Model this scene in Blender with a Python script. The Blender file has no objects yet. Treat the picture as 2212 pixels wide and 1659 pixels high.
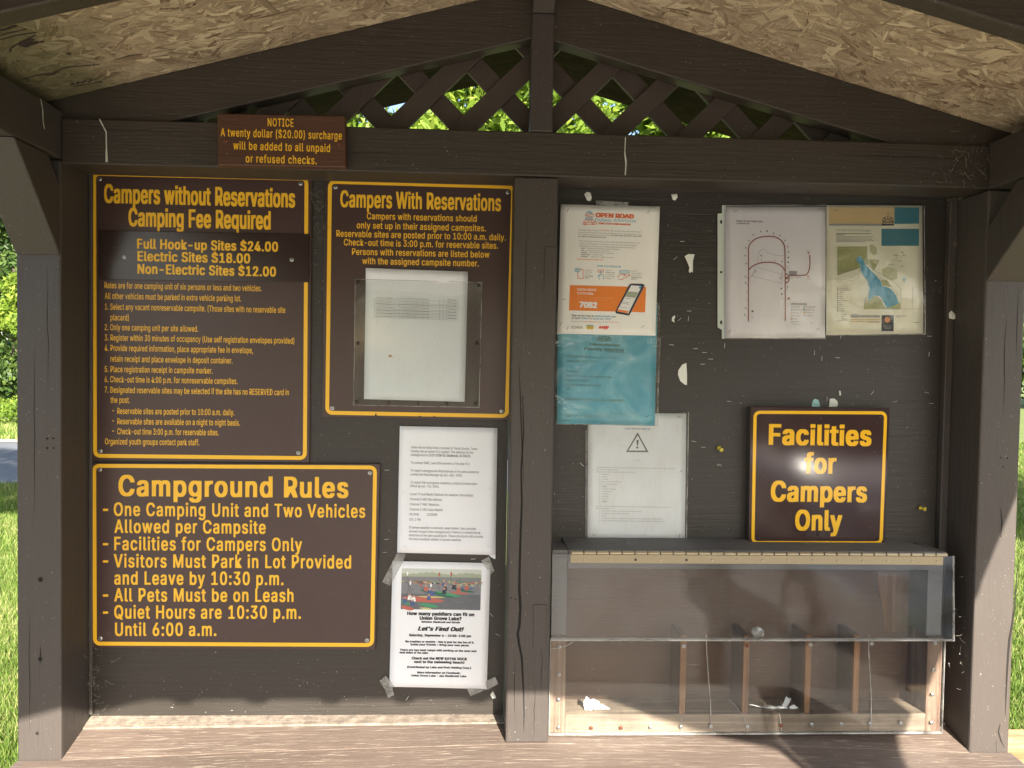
import bpy, math, random, os
import numpy as np
from mathutils import Vector, Matrix
random.seed(7); np.random.seed(7)
R = math.radians
scene = bpy.context.scene
COL = scene.collection

# ------------------------------------------------------------------ camera
EYE = 1.6                     # eye height; the wall plane of the kiosk is y = 0
CAM = Vector((0.0, -1.71, EYE))
YAW, PITCH, ROLL = R(2.503), R(-1.722), R(0.949)
fw = Vector((math.sin(YAW)*math.cos(PITCH), math.cos(YAW)*math.cos(PITCH), math.sin(PITCH)))
r0 = Vector((math.cos(YAW), -math.sin(YAW), 0)); u0 = r0.cross(fw)
rt = math.cos(ROLL)*r0 + math.sin(ROLL)*u0
up = -math.sin(ROLL)*r0 + math.cos(ROLL)*u0
cd = bpy.data.cameras.new('camera'); cam = bpy.data.objects.new('camera', cd); COL.objects.link(cam)
cd.sensor_width = 36; cd.lens = 1661/2212*36; cd.clip_start = 0.02; cd.clip_end = 900
M3 = Matrix((rt, up, -fw)).transposed(); cam.matrix_world = Matrix.Translation(CAM) @ M3.to_4x4()
scene.camera = cam

# ------------------------------------------------------------------ sky, sun, exposure
SUN = Vector((0.21, -1.0, 0.56)).normalized()
elev = math.asin(SUN.z)
w = bpy.data.worlds.new('World'); scene.world = w; w.use_nodes = True
nt = w.node_tree; bg = nt.nodes['Background']
sky = nt.nodes.new('ShaderNodeTexSky'); sky.sky_type = 'NISHITA'; sky.sun_disc = False
sky.sun_elevation = elev; sky.sun_rotation = math.atan2(SUN.x, SUN.y)
sky.air_density = 1.0; sky.dust_density = 1.6; sky.ozone_density = 1.0
nt.links.new(sky.outputs[0], bg.inputs[0]); bg.inputs[1].default_value = 0.08
sl = bpy.data.lights.new('sun', 'SUN'); sl.energy = 4.8; sl.angle = R(0.42); sl.color = (1.0, 0.92, 0.80)
so = bpy.data.objects.new('sun', sl); COL.objects.link(so)
so.rotation_euler = SUN.to_track_quat('Z', 'Y').to_euler()
vs = scene.view_settings; vs.view_transform = 'Standard'; vs.look = 'None'; vs.exposure = 2.1; vs.gamma = 1; vs.use_curve_mapping = False
scene.cycles.max_bounces = 10; scene.cycles.transparent_max_bounces = 24; scene.cycles.diffuse_bounces = 6

# ------------------------------------------------------------------ helpers
def ray(px, py):
    x, y = px/1.8228, py/1.8228
    return rt*((x-1106)/1661) + up*(-(y-829.5)/1661) + fw
def at(px, py, Y=0.0):
    d = ray(px, py); return CAM + d*((Y-CAM.y)/d.y)
def tag(o, label=None, cat=None, group=None, kind=None):
    if label: o['label'] = label
    if cat: o['category'] = cat
    if group: o['group'] = group
    if kind: o['kind'] = kind
    return o
def thing(name, loc, label, cat, group=None):
    o = bpy.data.objects.new(name, None); o.empty_display_size = 0.05; COL.objects.link(o); o.location = loc
    return tag(o, label, cat, group)
WL = {}
def wloc(o):
    p = Vector((0, 0, 0))
    while o is not None:
        p += o.location; o = o.parent
    return p
class MB:
    def __init__(s): s.v = []; s.f = []; s.uv = None
    def add(s, vs, fs):
        n = len(s.v); s.v += [tuple(v) for v in vs]; s.f += [tuple(i+n for i in f) for f in fs]; return s
    def box(s, x0, x1, y0, y1, z0, z1):
        return s.hexa([(x0,y0,z0),(x1,y0,z0),(x1,y1,z0),(x0,y1,z0),(x0,y0,z1),(x1,y0,z1),(x1,y1,z1),(x0,y1,z1)])
    def hexa(s, p):
        return s.add(p, [(0,3,2,1),(4,5,6,7),(0,1,5,4),(1,2,6,5),(2,3,7,6),(3,0,4,7)])
    def prism(s, poly, off):     # poly: list of 3D points, counter-clockwise seen from outside; off: vector to the back
        n = len(poly); off = Vector(off)
        vs = [Vector(p) for p in poly] + [Vector(p)+off for p in poly]
        return s.add(vs, [tuple(range(n)), tuple(range(2*n-1, n-1, -1))] + [(i, n+i, n+(i+1) % n, (i+1) % n) for i in range(n)])
    def tube(s, pts, r, k=6):
        pts = [Vector(p) for p in pts]; n0 = len(s.v); vs = []; fs = []
        for i, p in enumerate(pts):
            t = (pts[min(i+1, len(pts)-1)]-pts[max(i-1, 0)]).normalized()
            a = t.cross(Vector((0.31, 0.2, 0.93))).normalized(); b = t.cross(a)
            rr = r[i] if isinstance(r, (list, tuple)) else r
            vs += [p + a*math.cos(2*math.pi*j/k)*rr + b*math.sin(2*math.pi*j/k)*rr for j in range(k)]
        for i in range(len(pts)-1):
            fs += [(i*k+j, i*k+(j+1) % k, (i+1)*k+(j+1) % k, (i+1)*k+j) for j in range(k)]
        fs += [tuple(range(k-1, -1, -1)), tuple((len(pts)-1)*k+j for j in range(k))]
        return s.add(vs, fs)
    def disc(s, c, nrm, r, h=0.0, k=12, dome=0.0):
        c = Vector(c); nrm = Vector(nrm).normalized(); a = nrm.orthogonal().normalized(); b = nrm.cross(a)
        ring = lambda rr, hh: [c + nrm*hh + (a*math.cos(2*math.pi*j/k)+b*math.sin(2*math.pi*j/k))*rr for j in range(k)]
        vs = ring(r, 0)+ring(r*0.96, h)+ring(r*0.6, h+dome)
        fs = []
        for q in (0, 1): fs += [(q*k+j, q*k+(j+1) % k, (q+1)*k+(j+1) % k, (q+1)*k+j) for j in range(k)]
        fs.append(tuple(2*k+j for j in range(k)))
        return s.add(vs, fs)
    def build(s, name, mat, parent=None, smooth=False, bevel=0.0, kind=None):
        o0 = wloc(parent) if parent else Vector((0, 0, 0))
        me = bpy.data.meshes.new(name); me.from_pydata([(v[0]-o0.x, v[1]-o0.y, v[2]-o0.z) for v in s.v], [], s.f)
        me.materials.append(mat); me.update()
        o = bpy.data.objects.new(name, me); COL.objects.link(o); o.parent = parent
        if smooth:
            me.polygons.foreach_set('use_smooth', [True]*len(me.polygons))
        if bevel:
            b = o.modifiers.new('edge', 'BEVEL'); b.width = bevel; b.segments = 2; b.limit_method = 'ANGLE'; b.angle_limit = R(40)
        if kind: o['kind'] = kind
        return o
def BX(name, mat, parent, x0, x1, y0, y1, z0, z1, bevel=0.0025):   # heights relative to the eye
    return MB().box(x0, x1, y0, y1, EYE+z0, EYE+z1).build(name, mat, parent, bevel=bevel)

# ------------------------------------------------------------------ materials
def newmat(name):
    m = bpy.data.materials.new(name); m.use_nodes = True; n = m.node_tree.nodes; l = m.node_tree.links
    return m, n, l, n['Principled BSDF']
def ramp(n, stops):
    r = n.new('ShaderNodeValToRGB'); e = r.color_ramp.elements
    e[0].position, e[0].color = stops[0][0], (*stops[0][1], 1); e[1].position, e[1].color = stops[-1][0], (*stops[-1][1], 1)
    for p, c in stops[1:-1]:
        q = e.new(p); q.color = (*c, 1)
    return r
def coords(n, l, scale, kind='Object'):
    t = n.new('ShaderNodeTexCoord'); mp = n.new('ShaderNodeMapping'); mp.inputs['Scale'].default_value = scale
    l.new(t.outputs[kind], mp.inputs[0]); return mp.outputs[0]
def noise(n, l, vec, scale, detail=4, rough=0.6, dist=0.0):
    t = n.new('ShaderNodeTexNoise'); t.inputs['Scale'].default_value = scale; t.inputs['Detail'].default_value = detail
    t.inputs['Roughness'].default_value = rough; t.inputs['Distortion'].default_value = dist
    l.new(vec, t.inputs['Vector']); return t.outputs['Fac']
def mixc(n, l, fac, a, b, mode='MIX'):
    x = n.new('ShaderNodeMix'); x.data_type = 'RGBA'; x.blend_type = mode
    for s_, v in ((0, fac), (6, a), (7, b)):
        if isinstance(v, (int, float)): x.inputs[s_].default_value = v
        elif isinstance(v, tuple): x.inputs[s_].default_value = (*v, 1)
        else: l.new(v, x.inputs[s_])
    return x.outputs[2]
def mth(n, l, op, a, b=None, clamp=False):
    x = n.new('ShaderNodeMath'); x.operation = op; x.use_clamp = clamp
    for i, v in enumerate((a, b)):
        if v is None: continue
        if isinstance(v, (int, float)): x.inputs[i].default_value = v
        else: l.new(v, x.inputs[i])
    return x.outputs[0]
def bump(n, l, p, hgt, strength=0.3, dist=0.002):
    b = n.new('ShaderNodeBump'); b.inputs['Strength'].default_value = strength; b.inputs['Distance'].default_value = dist
    l.new(hgt, b.inputs['Height']); l.new(b.outputs[0], p.inputs['Normal'])
def plain(name, col, rough=0.5, metal=0.0, spec=0.5, coat=0.0):
    m, n, l, p = newmat(name); p.inputs['Base Color'].default_value = (*col, 1); p.inputs['Roughness'].default_value = rough
    p.inputs['Metallic'].default_value = metal; p.inputs['Specular IOR Level'].default_value = spec; p.inputs['Coat Weight'].default_value = coat
    return m
PAINT = (0.053, 0.044, 0.039)
def painted(name, axis, col=PAINT, wear=0.0, rough=0.5, grain=1.0, dust=0.0, lines=0.5, flecks=0.0):
    m, n, l, p = newmat(name)
    sc = {'x': (3, 60, 60), 'y': (60, 3, 60), 'z': (60, 60, 3)}[axis]
    v = coords(n, l, sc); v1 = coords(n, l, (1, 1, 1))
    g = noise(n, l, v, 1.6, 5, 0.65, 0.6); g2 = noise(n, l, v, 5.0, 4, 0.7)
    blot = noise(n, l, v1, 5, 5, 0.6)
    base = mixc(n, l, blot, tuple(c*0.80 for c in col), tuple(c*1.18 for c in col))
    base = mixc(n, l, mth(n, l, 'MULTIPLY', ramp_f(n, l, g2, 0.25, 0.42, True), lines), base, tuple(c*0.45 for c in col))
    big_ = noise(n, l, coords(n, l, tuple(s*0.06 for s in sc)), 1.0, 3, 0.5, 1.0)
    base = mixc(n, l, mth(n, l, 'MULTIPLY', ramp_f(n, l, big_, 0.48, 0.7), 0.35), base, tuple(c*1.5 for c in col))
    scf = noise(n, l, coords(n, l, tuple(s*3.2 for s in sc)), 1.0, 2, 0.5, 0.5)
    base = mixc(n, l, mth(n, l, 'MULTIPLY', ramp_f(n, l, scf, 0.74, 0.80), 0.55), base, tuple(c*0.2 for c in col))
    spk = noise(n, l, v1, 260, 2, 0.5)
    base = mixc(n, l, mth(n, l, 'MULTIPLY', ramp_f(n, l, spk, 0.735, 0.77), 0.8), base, (0.42, 0.40, 0.34))
    if wear:
        ws = noise(n, l, v, 2.6, 6, 0.75, 1.0); big = noise(n, l, v1, 3, 4, 0.6)
        f = mth(n, l, 'MULTIPLY', ramp_f(n, l, ws, 0.56, 0.66), ramp_f(n, l, big, 0.35, 0.62))
        base = mixc(n, l, mth(n, l, 'MULTIPLY', f, wear), base, (0.48, 0.41, 0.33))
    if flecks:
        fl_ = noise(n, l, coords(n, l, {'x': (11, 400, 400), 'y': (400, 11, 400), 'z': (400, 400, 11)}[axis]), 1.0, 3, 0.6, 0.3)
        base = mixc(n, l, mth(n, l, 'MULTIPLY', ramp_f(n, l, fl_, 0.61, 0.70), flecks), base, (0.42, 0.37, 0.30))
    if dust:
        dn = noise(n, l, v1, 35, 8, 0.8)
        base = mixc(n, l, mth(n, l, 'MULTIPLY', ramp_f(n, l, dn, 0.42, 0.62), dust), base, (0.42, 0.36, 0.28))
    l.new(base, p.inputs['Base Color'])
    rr = n.new('ShaderNodeMapRange'); rr.inputs[3].default_value = rough-0.12; rr.inputs[4].default_value = rough+0.15
    l.new(blot, rr.inputs[0]); l.new(rr.outputs[0], p.inputs['Roughness'])
    h = mth(n, l, 'ADD', mth(n, l, 'MULTIPLY', g, 1.0), mth(n, l, 'MULTIPLY', g2, 0.5))
    bump(n, l, p, h, 0.55*grain, 0.0025)
    return m
def ramp_f(n, l, fac, a, b, inv=False):
    r = n.new('ShaderNodeMapRange'); r.inputs[1].default_value = a; r.inputs[2].default_value = b
    if inv: r.inputs[3].default_value = 1; r.inputs[4].default_value = 0
    r.clamp = True; l.new(fac, r.inputs[0]); return r.outputs[0]
M = {}
M['px'] = painted('brown_paint_grain_across', 'x')
M['py'] = painted('brown_paint_grain_deep', 'y')
M['pz'] = painted('brown_paint_grain_up', 'z')
M['panel'] = painted('dark_brown_plywood_paint', 'x', (0.0275, 0.0228, 0.0185), rough=0.45, grain=0.8, lines=0.22)
M['shelf'] = painted('weathered_shelf_paint', 'x', (0.135, 0.100, 0.080), wear=0.6, rough=0.6, grain=1.4, lines=0.2, flecks=0.8)
M['shelfdust'] = painted('dusty_shelf_paint', 'x', (0.15, 0.12, 0.098), wear=0.4, rough=0.7, grain=1.4, dust=0.5, flecks=0.6)
M['latt'] = painted('lattice_paint', 'z', (0.060, 0.045, 0.034), grain=0.6)
M['boxtop'] = painted('grey_weathered_top', 'x', (0.15, 0.145, 0.14), wear=0.3, rough=0.7)
M['divpaint'] = painted('divider_paint', 'z', (0.12, 0.078, 0.05))
M['beam'] = painted('beam_paint', 'x', (0.037, 0.029, 0.021))
M['boxback'] = painted('box_back_plywood', 'x', (0.088, 0.048, 0.027), wear=0.0, rough=0.6)
def rawwood(name, axis, c0, c1, rough=0.7):
    m, n, l, p = newmat(name); sc = {'x': (2, 45, 45), 'y': (45, 2, 45), 'z': (45, 45, 2)}[axis]
    v = coords(n, l, sc); g = noise(n, l, v, 1.2, 6, 0.65, 1.2); v1 = coords(n, l, (1, 1, 1)); b = noise(n, l, v1, 9, 4, 0.6)
    c = mixc(n, l, ramp_f(n, l, g, 0.35, 0.68), c0, c1)
    c = mixc(n, l, mth(n, l, 'MULTIPLY', ramp_f(n, l, b, 0.5, 0.72), 0.6), c, tuple(x*0.35 for x in c0))
    l.new(c, p.inputs['Base Color']); p.inputs['Roughness'].default_value = rough; bump(n, l, p, g, 0.5, 0.0015); return m
M['rawx'] = rawwood('bare_pine_across', 'x', (0.17, 0.125, 0.09), (0.36, 0.28, 0.20))
M['rawz'] = rawwood('bare_pine_up', 'z', (0.11, 0.055, 0.035), (0.28, 0.20, 0.14))
M['orange'] = rawwood('orange_pine_up', 'z', (0.13, 0.06, 0.025), (0.33, 0.165, 0.07))
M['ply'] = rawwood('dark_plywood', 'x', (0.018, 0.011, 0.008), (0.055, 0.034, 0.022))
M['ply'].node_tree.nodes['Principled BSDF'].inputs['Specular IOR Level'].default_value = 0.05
M['olive'] = rawwood('grass_lit_underside', 'x', (0.22, 0.21, 0.13), (0.33, 0.31, 0.2))  # olive tint imitates undersides lit by light off the grass
def signface(name, col, rough, dirt=0.25):
    m, n, l, p = newmat(name); v = coords(n, l, (1, 1, 1)); a = noise(n, l, v, 14, 6, 0.65); b = noise(n, l, v, 180, 3, 0.6)
    c = mixc(n, l, mth(n, l, 'MULTIPLY', ramp_f(n, l, a, 0.45, 0.75), dirt), col, tuple(x*1.35+0.01 for x in col))
    c = mixc(n, l, mth(n, l, 'MULTIPLY', ramp_f(n, l, b, 0.70, 0.74), 0.35), c, (0.3, 0.28, 0.24))
    l.new(c, p.inputs['Base Color']); r = n.new('ShaderNodeMapRange'); r.inputs[3].default_value = rough*0.8; r.inputs[4].default_value = rough*1.35
    l.new(a, r.inputs[0]); l.new(r.outputs[0], p.inputs['Roughness']); bump(n, l, p, noise(n, l, v, 6, 2, 0.4), 0.08, 0.004); return m
M['sign'] = signface('brown_sign_enamel', (0.056, 0.031, 0.028), 0.30, 0.15)
M['gloss'] = signface('glossy_brown_sign_enamel', (0.048, 0.026, 0.023), 0.08, 0.1)
M['plate'] = signface('fee_plate_enamel', (0.032, 0.018, 0.016), 0.2, 0.1)
M['signwood'] = painted('routed_brown_wood_sign', 'x', (0.075, 0.030, 0.015), rough=0.5, grain=0.9)
def yellow(name, rough):
    m, n, l, p = newmat(name); v = coords(n, l, (1, 1, 1)); a = noise(n, l, v, 30, 6, 0.7); b = noise(n, l, v, 230, 3, 0.6)
    c = mixc(n, l, mth(n, l, 'MULTIPLY', ramp_f(n, l, a, 0.5, 0.8), 0.5), (0.86, 0.49, 0.022), (0.74, 0.43, 0.05))
    c = mixc(n, l, mth(n, l, 'MULTIPLY', ramp_f(n, l, b, 0.71, 0.75), 0.6), c, (0.12, 0.08, 0.05))
    l.new(c, p.inputs['Base Color']); p.inputs['Roughness'].default_value = rough; return m
M['yellow'] = yellow('yellow_sign_vinyl', 0.4); M['yellowg'] = yellow('yellow_sign_vinyl_gloss', 0.10)
def paper(name, col, rough=0.75, stain=0.1, sc=9):
    m, n, l, p = newmat(name); v = coords(n, l, (1, 1, 1)); a = noise(n, l, v, sc, 5, 0.6); a2 = noise(n, l, coords(n, l, (7, 1, 1.5)), sc, 5, 0.6)
    c = mixc(n, l, mth(n, l, 'MULTIPLY', ramp_f(n, l, a, 0.45, 0.7), stain), col, (col[0]*0.86, col[1]*0.82, col[2]*0.72))
    c = mixc(n, l, mth(n, l, 'MULTIPLY', ramp_f(n, l, a2, 0.55, 0.75), stain), c, (col[0]*0.75, col[1]*0.72, col[2]*0.66))
    l.new(c, p.inputs['Base Color']); p.inputs['Roughness'].default_value = rough; return m
M['paper'] = paper('white_paper', (0.80, 0.83, 0.88), 0.8, 0.1)
M['paper2'] = paper('weathered_white_paper', (0.72, 0.76, 0.78), 0.6, 0.35, 14)
M['papergloss'] = paper('white_paper_in_sleeve', (0.88, 0.87, 0.90), 0.45, 0.12)
M['cream'] = paper('cream_map_paper', (0.82, 0.81, 0.66), 0.35, 0.25, 14)
M['warm'] = paper('off_white_poster_paper', (0.84, 0.84, 0.80), 0.7, 0.15)
def bluepaper():
    m, n, l, p = newmat('faded_blue_paper'); v = coords(n, l, (1, 1, 1.4)); a = noise(n, l, v, 7, 4, 0.55, 1.5)
    c = mixc(n, l, ramp_f(n, l, a, 0.40, 0.70), (0.09, 0.42, 0.56), (0.26, 0.62, 0.70)); l.new(c, p.inputs['Base Color'])
    p.inputs['Roughness'].default_value = 0.35; bump(n, l, p, noise(n, l, v, 9, 3, 0.5, 1.0), 0.5, 0.004); return m
M['bluepaper'] = bluepaper()
def ink(name, c, rough=0.6): return plain('ink_'+name, c, rough)
for k_, c_ in dict(black=(0.02,0.02,0.022), grey=(0.12,0.12,0.13), mid=(0.22,0.22,0.22), pale=(0.34,0.35,0.34), orange=(0.78,0.22,0.03), rorange=(0.68,0.16,0.06), lorange=(0.82,0.36,0.14), blue=(0.12,0.35,0.50), teal=(0.035,0.16,0.20), teal2=(0.09,0.26,0.27), fadteal=(0.16,0.36,0.36),
        white=(0.78,0.78,0.78), red=(0.70,0.06,0.04), yellow=(0.65,0.45,0.05), loop=(0.33,0.13,0.11), pink=(0.62,0.33,0.28), slate=(0.32,0.33,0.38), tan=(0.68,0.53,0.28), mapteal=(0.06,0.24,0.30), navy=(0.03,0.035,0.06), green=(0.42,0.44,0.20), lake=(0.07,0.38,0.55), greenl=(0.55,0.56,0.34),
        water=(0.20,0.21,0.23), waterd=(0.12,0.13,0.15), mist=(0.52,0.56,0.52), hill=(0.33,0.38,0.28), kred=(0.44,0.12,0.09), kgreen=(0.06,0.28,0.14), kdark=(0.03,0.13,0.09), kyel=(0.50,0.44,0.20), kblue=(0.06,0.11,0.26), skin=(0.5,0.3,0.2)).items(): M['i_'+k_] = ink(k_, c_)
M['screw'] = plain('zinc_screw', (0.42, 0.43, 0.42), 0.32, 0.9)
M['screwd'] = plain('dark_screw', (0.06, 0.05, 0.045), 0.35, 0.8)
M['rust'] = plain('rusty_screw', (0.16, 0.05, 0.025), 0.7, 0.3)
M['slot'] = plain('screw_recess', (0.015, 0.015, 0.015), 0.7)
M['staple'] = plain('bright_staple', (0.60, 0.60, 0.57), 0.4, 0.5)
M['stapled'] = plain('tarnished_staple', (0.07, 0.07, 0.07), 0.4, 0.6)
M['crack_shade'] = plain('painted_crack_shade', (0.008, 0.006, 0.005), 0.9)  # near-black stands in for the shade inside cracks and holes
M['drop'] = plain('bird_dropping', (0.50, 0.50, 0.44), 0.8)
M['hinge'] = plain('aged_brass_hinge', (0.55, 0.48, 0.34), 0.35, 0.75)
M['leaf_hinge'] = plain('cream_hinge_leaf', (0.33, 0.27, 0.17), 0.5)
M['pin'] = plain('yellow_push_pin', (0.62, 0.50, 0.06), 0.3)
M['scrap'] = plain('torn_paper', (0.72, 0.74, 0.68), 0.8); M['scrapb'] = plain('torn_blue_paper', (0.35, 0.58, 0.60), 0.8)
M['web'] = plain('cobweb', (0.20, 0.19, 0.16), 0.8)
M['foam'] = plain('sleeve_edge', (0.50, 0.56, 0.50), 0.45)
def clear(name, haze=0.06, rough=0.06, tint=(0.95, 0.97, 0.96), bumpy=0.0, scratch=False, refl=1.0):
    m, n, l, p = newmat(name); out = n['Material Output']; n.remove(p)
    tr = n.new('ShaderNodeBsdfTransparent'); tr.inputs[0].default_value = (*tint, 1)
    df = n.new('ShaderNodeBsdfDiffuse'); df.inputs[0].default_value = (0.6, 0.6, 0.57, 1)
    gl = n.new('ShaderNodeBsdfGlossy'); gl.inputs['Roughness'].default_value = rough
    fr = n.new('ShaderNodeFresnel'); fr.inputs[0].default_value = 1.45
    m1 = n.new('ShaderNodeMixShader'); m2 = n.new('ShaderNodeMixShader')
    v = coords(n, l, (1, 1, 1)); a = noise(n, l, v, 12, 6, 0.7)
    hz = mth(n, l, 'MULTIPLY', ramp_f(n, l, a, 0.3, 0.75), haze*1.6)
    if scratch:
        s1 = noise(n, l, coords(n, l, (220, 1, 30)), 1.0, 3, 0.6, 2.0); s2 = noise(n, l, v, 320, 2, 0.5)
        hz = mth(n, l, 'ADD', hz, mth(n, l, 'ADD', mth(n, l, 'MULTIPLY', ramp_f(n, l, s1, 0.70, 0.74), 0.18), mth(n, l, 'MULTIPLY', ramp_f(n, l, s2, 0.72, 0.76), 0.4)), True)
    l.new(hz, m1.inputs[0]); l.new(tr.outputs[0], m1.inputs[1]); l.new(df.outputs[0], m1.inputs[2])
    l.new(mth(n, l, 'MULTIPLY', fr.outputs[0], refl), m2.inputs[0]); l.new(m1.outputs[0], m2.inputs[1]); l.new(gl.outputs[0], m2.inputs[2]); l.new(m2.outputs[0], out.inputs[0])
    if bumpy:
        b = n.new('ShaderNodeBump'); b.inputs['Strength'].default_value = bumpy; b.inputs['Distance'].default_value = 0.004
        l.new(noise(n, l, v, 10, 4, 0.55, 1.0), b.inputs['Height']); l.new(b.outputs[0], gl.inputs['Normal'])
    return m
M['acrylic'] = clear('scratched_clear_acrylic', 0.008, 0.05, (0.96, 0.97, 0.97), 0.05, True, 0.7)
M['lid'] = clear('hazy_clear_acrylic_lid', 0.04, 0.05, (0.95, 0.96, 0.97), 0.04, True, 1.0)
M['cover'] = clear('thin_clear_cover', 0.015, 0.08, (0.97, 0.98, 0.97), 0.12, True, 0.5)
M['sleeve'] = clear('clear_sheet_protector', 0.012, 0.10, (0.99, 0.99, 0.99), 1.0, False, 1.3)
M['tape'] = clear('frosted_tape', 0.42, 0.3, (0.9, 0.92, 0.93), 0.3)
M['acredge'] = clear('acrylic_cut_edge', 0.55, 0.3, (0.9, 0.9, 0.9))

# ------------------------------------------------------------------ ground, road, lot
def groundmat(name, c0, c1, c2, s1, s2, rough=0.95):
    m, n, l, p = newmat(name); v = coords(n, l, (1, 1, 1))
    a = noise(n, l, v, s1, 6, 0.65); b = noise(n, l, v, s2, 5, 0.75)
    c = mixc(n, l, ramp_f(n, l, a, 0.35, 0.65), c0, c1); c = mixc(n, l, mth(n, l, 'MULTIPLY', ramp_f(n, l, b, 0.48, 0.66), 0.8), c, c2)
    l.new(c, p.inputs['Base Color']); p.inputs['Roughness'].default_value = rough; bump(n, l, p, b, 0.7, 0.02); return m
M['turf'] = groundmat('turf', (0.10, 0.15, 0.035), (0.15, 0.20, 0.05), (0.24, 0.22, 0.09), 1.3, 28)
M['asphalt'] = groundmat('asphalt', (0.13, 0.14, 0.155), (0.17, 0.18, 0.20), (0.10, 0.10, 0.105), 0.8, 60)
M['gravel'] = groundmat('pinkish_gravel', (0.40, 0.355, 0.31), (0.47, 0.42, 0.37), (0.28, 0.25, 0.22), 2.0, 90)
M['limestone'] = groundmat('pale_road_edge', (0.42, 0.37, 0.28), (0.5, 0.45, 0.35), (0.3, 0.27, 0.2), 2.0, 60)
def sheet(name, x0, x1, y0, y1, z, mat, nx=2, ny=2):
    b = MB(); xs = np.linspace(x0, x1, nx); ys = np.linspace(y0, y1, ny)
    vs_ = [(x, y, z) for y in ys for x in xs]; fs_ = [(j*nx+i, j*nx+i+1, (j+1)*nx+i+1, (j+1)*nx+i) for j in range(ny-1) for i in range(nx-1)]
    return tag(b.add(vs_, fs_).build(name, mat), kind='structure')
sheet('ground', -300, 300, -300, 300, 0.0, M['turf'])
sheet('road', -200, 5.2, 7.7, 12.3, 0.006, M['asphalt'])
sheet('road_verge', -200, 5.2, 12.3, 12.75, 0.012, M['limestone'])
sheet('gravel_lot', -9, 9, -14, -0.9, 0.005, M['gravel'])

def attr_mat(name, stops, rough=0.6, transl=0.0, grain=False, extra=None):
    m, n, l, p = newmat(name); a = n.new('ShaderNodeAttribute'); a.attribute_name = 'tint'
    r = ramp(n, stops); l.new(a.outputs['Fac'], r.inputs[0]); c = r.outputs[0]
    if grain:
        uv = n.new('ShaderNodeUVMap'); mp = n.new('ShaderNodeMapping'); mp.inputs['Scale'].default_value = (16, 300, 1); l.new(uv.outputs[0], mp.inputs[0])
        g = noise(n, l, mp.outputs[0], 1.0, 4, 0.65, 0.5)
        c = mixc(n, l, ramp_f(n, l, g, 0.52, 0.68), c, (0.64, 0.52, 0.33)); c = mixc(n, l, mth(n, l, 'MULTIPLY', ramp_f(n, l, g, 0.28, 0.42, True), 0.55), c, (0.12, 0.08, 0.05))
        bl = noise(n, l, coords(n, l, (1, 1, 1)), 4, 3, 0.6); c = mixc(n, l, mth(n, l, 'MULTIPLY', ramp_f(n, l, bl, 0.5, 0.75), 0.35), c, (0.17, 0.12, 0.085))
        # damp greenish stain along the eave (stays where it is)
        tc = n.new('ShaderNodeTexCoord'); sx = n.new('ShaderNodeSeparateXYZ'); l.new(tc.outputs['Object'], sx.inputs[0])
        dx = mth(n, l, 'ABSOLUTE', mth(n, l, 'SUBTRACT', sx.outputs[0], 0.115))
        st = mth(n, l, 'MULTIPLY', ramp_f(n, l, mth(n, l, 'ADD', dx, mth(n, l, 'MULTIPLY', bl, 0.22)), 1.0, 1.13), 0.7)
        c = mixc(n, l, st, c, (0.075, 0.085, 0.03)); bump(n, l, p, g, 0.35, 0.0012)
    l.new(c, p.inputs['Base Color']); p.inputs['Roughness'].default_value = rough
    if transl:
        out = n['Material Output']; t = n.new('ShaderNodeBsdfTranslucent'); l.new(c, t.inputs[0]); mx = n.new('ShaderNodeMixShader'); mx.inputs[0].default_value = transl
        l.new(p.outputs[0], mx.inputs[1]); l.new(t.outputs[0], mx.inputs[2]); l.new(mx.outputs[0], out.inputs[0]); p.inputs['Specular IOR Level'].default_value = 0.3
    return m
M['leaf'] = attr_mat('sunny_leaf', [(0, (0.06, 0.11, 0.014)), (0.5, (0.16, 0.26, 0.03)), (1, (0.34, 0.43, 0.07))], 0.5, 0.45)
M['leafd'] = attr_mat('deep_green_leaf', [(0, (0.025, 0.055, 0.014)), (0.5, (0.06, 0.11, 0.025)), (1, (0.13, 0.19, 0.04))], 0.5, 0.35)
M['blade'] = attr_mat('grass_blade', [(0, (0.07, 0.14, 0.018)), (0.55, (0.15, 0.24, 0.035)), (1, (0.42, 0.40, 0.17))], 0.6, 0.35)
M['osb'] = attr_mat('strand_board', [(0, (0.18, 0.12, 0.075)), (0.3, (0.30, 0.225, 0.155)), (0.7, (0.40, 0.315, 0.22)), (1, (0.62, 0.52, 0.37))], 0.65, 0, True)
M['bark'] = groundmat('tree_bark', (0.10, 0.075, 0.055), (0.16, 0.13, 0.10), (0.05, 0.04, 0.03), 6, 30)
def poly_mesh(name, V, nper, tint, mat, uv=None, parent=None, kind=None):
    nf = len(V)//nper; me = bpy.data.meshes.new(name)
    o0 = np.array(wloc(parent)) if parent else np.zeros(3); V = V-o0
    me.vertices.add(len(V)); me.vertices.foreach_set('co', V.astype(np.float32).ravel())
    me.loops.add(len(V)); me.loops.foreach_set('vertex_index', np.arange(len(V), dtype=np.int32))
    me.polygons.add(nf); me.polygons.foreach_set('loop_start', (np.arange(nf)*nper).astype(np.int32))
    if uv is not None:
        u = me.uv_layers.new(name='uv'); u.data.foreach_set('uv', uv.astype(np.float32).ravel())
    at_ = me.attributes.new('tint', 'FLOAT', 'FACE'); at_.data.foreach_set('value', tint.astype(np.float32))
    me.update(calc_edges=True); me.materials.append(mat)
    o = bpy.data.objects.new(name, me); COL.objects.link(o); o.parent = parent
    if kind: o['kind'] = kind
    return o
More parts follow.
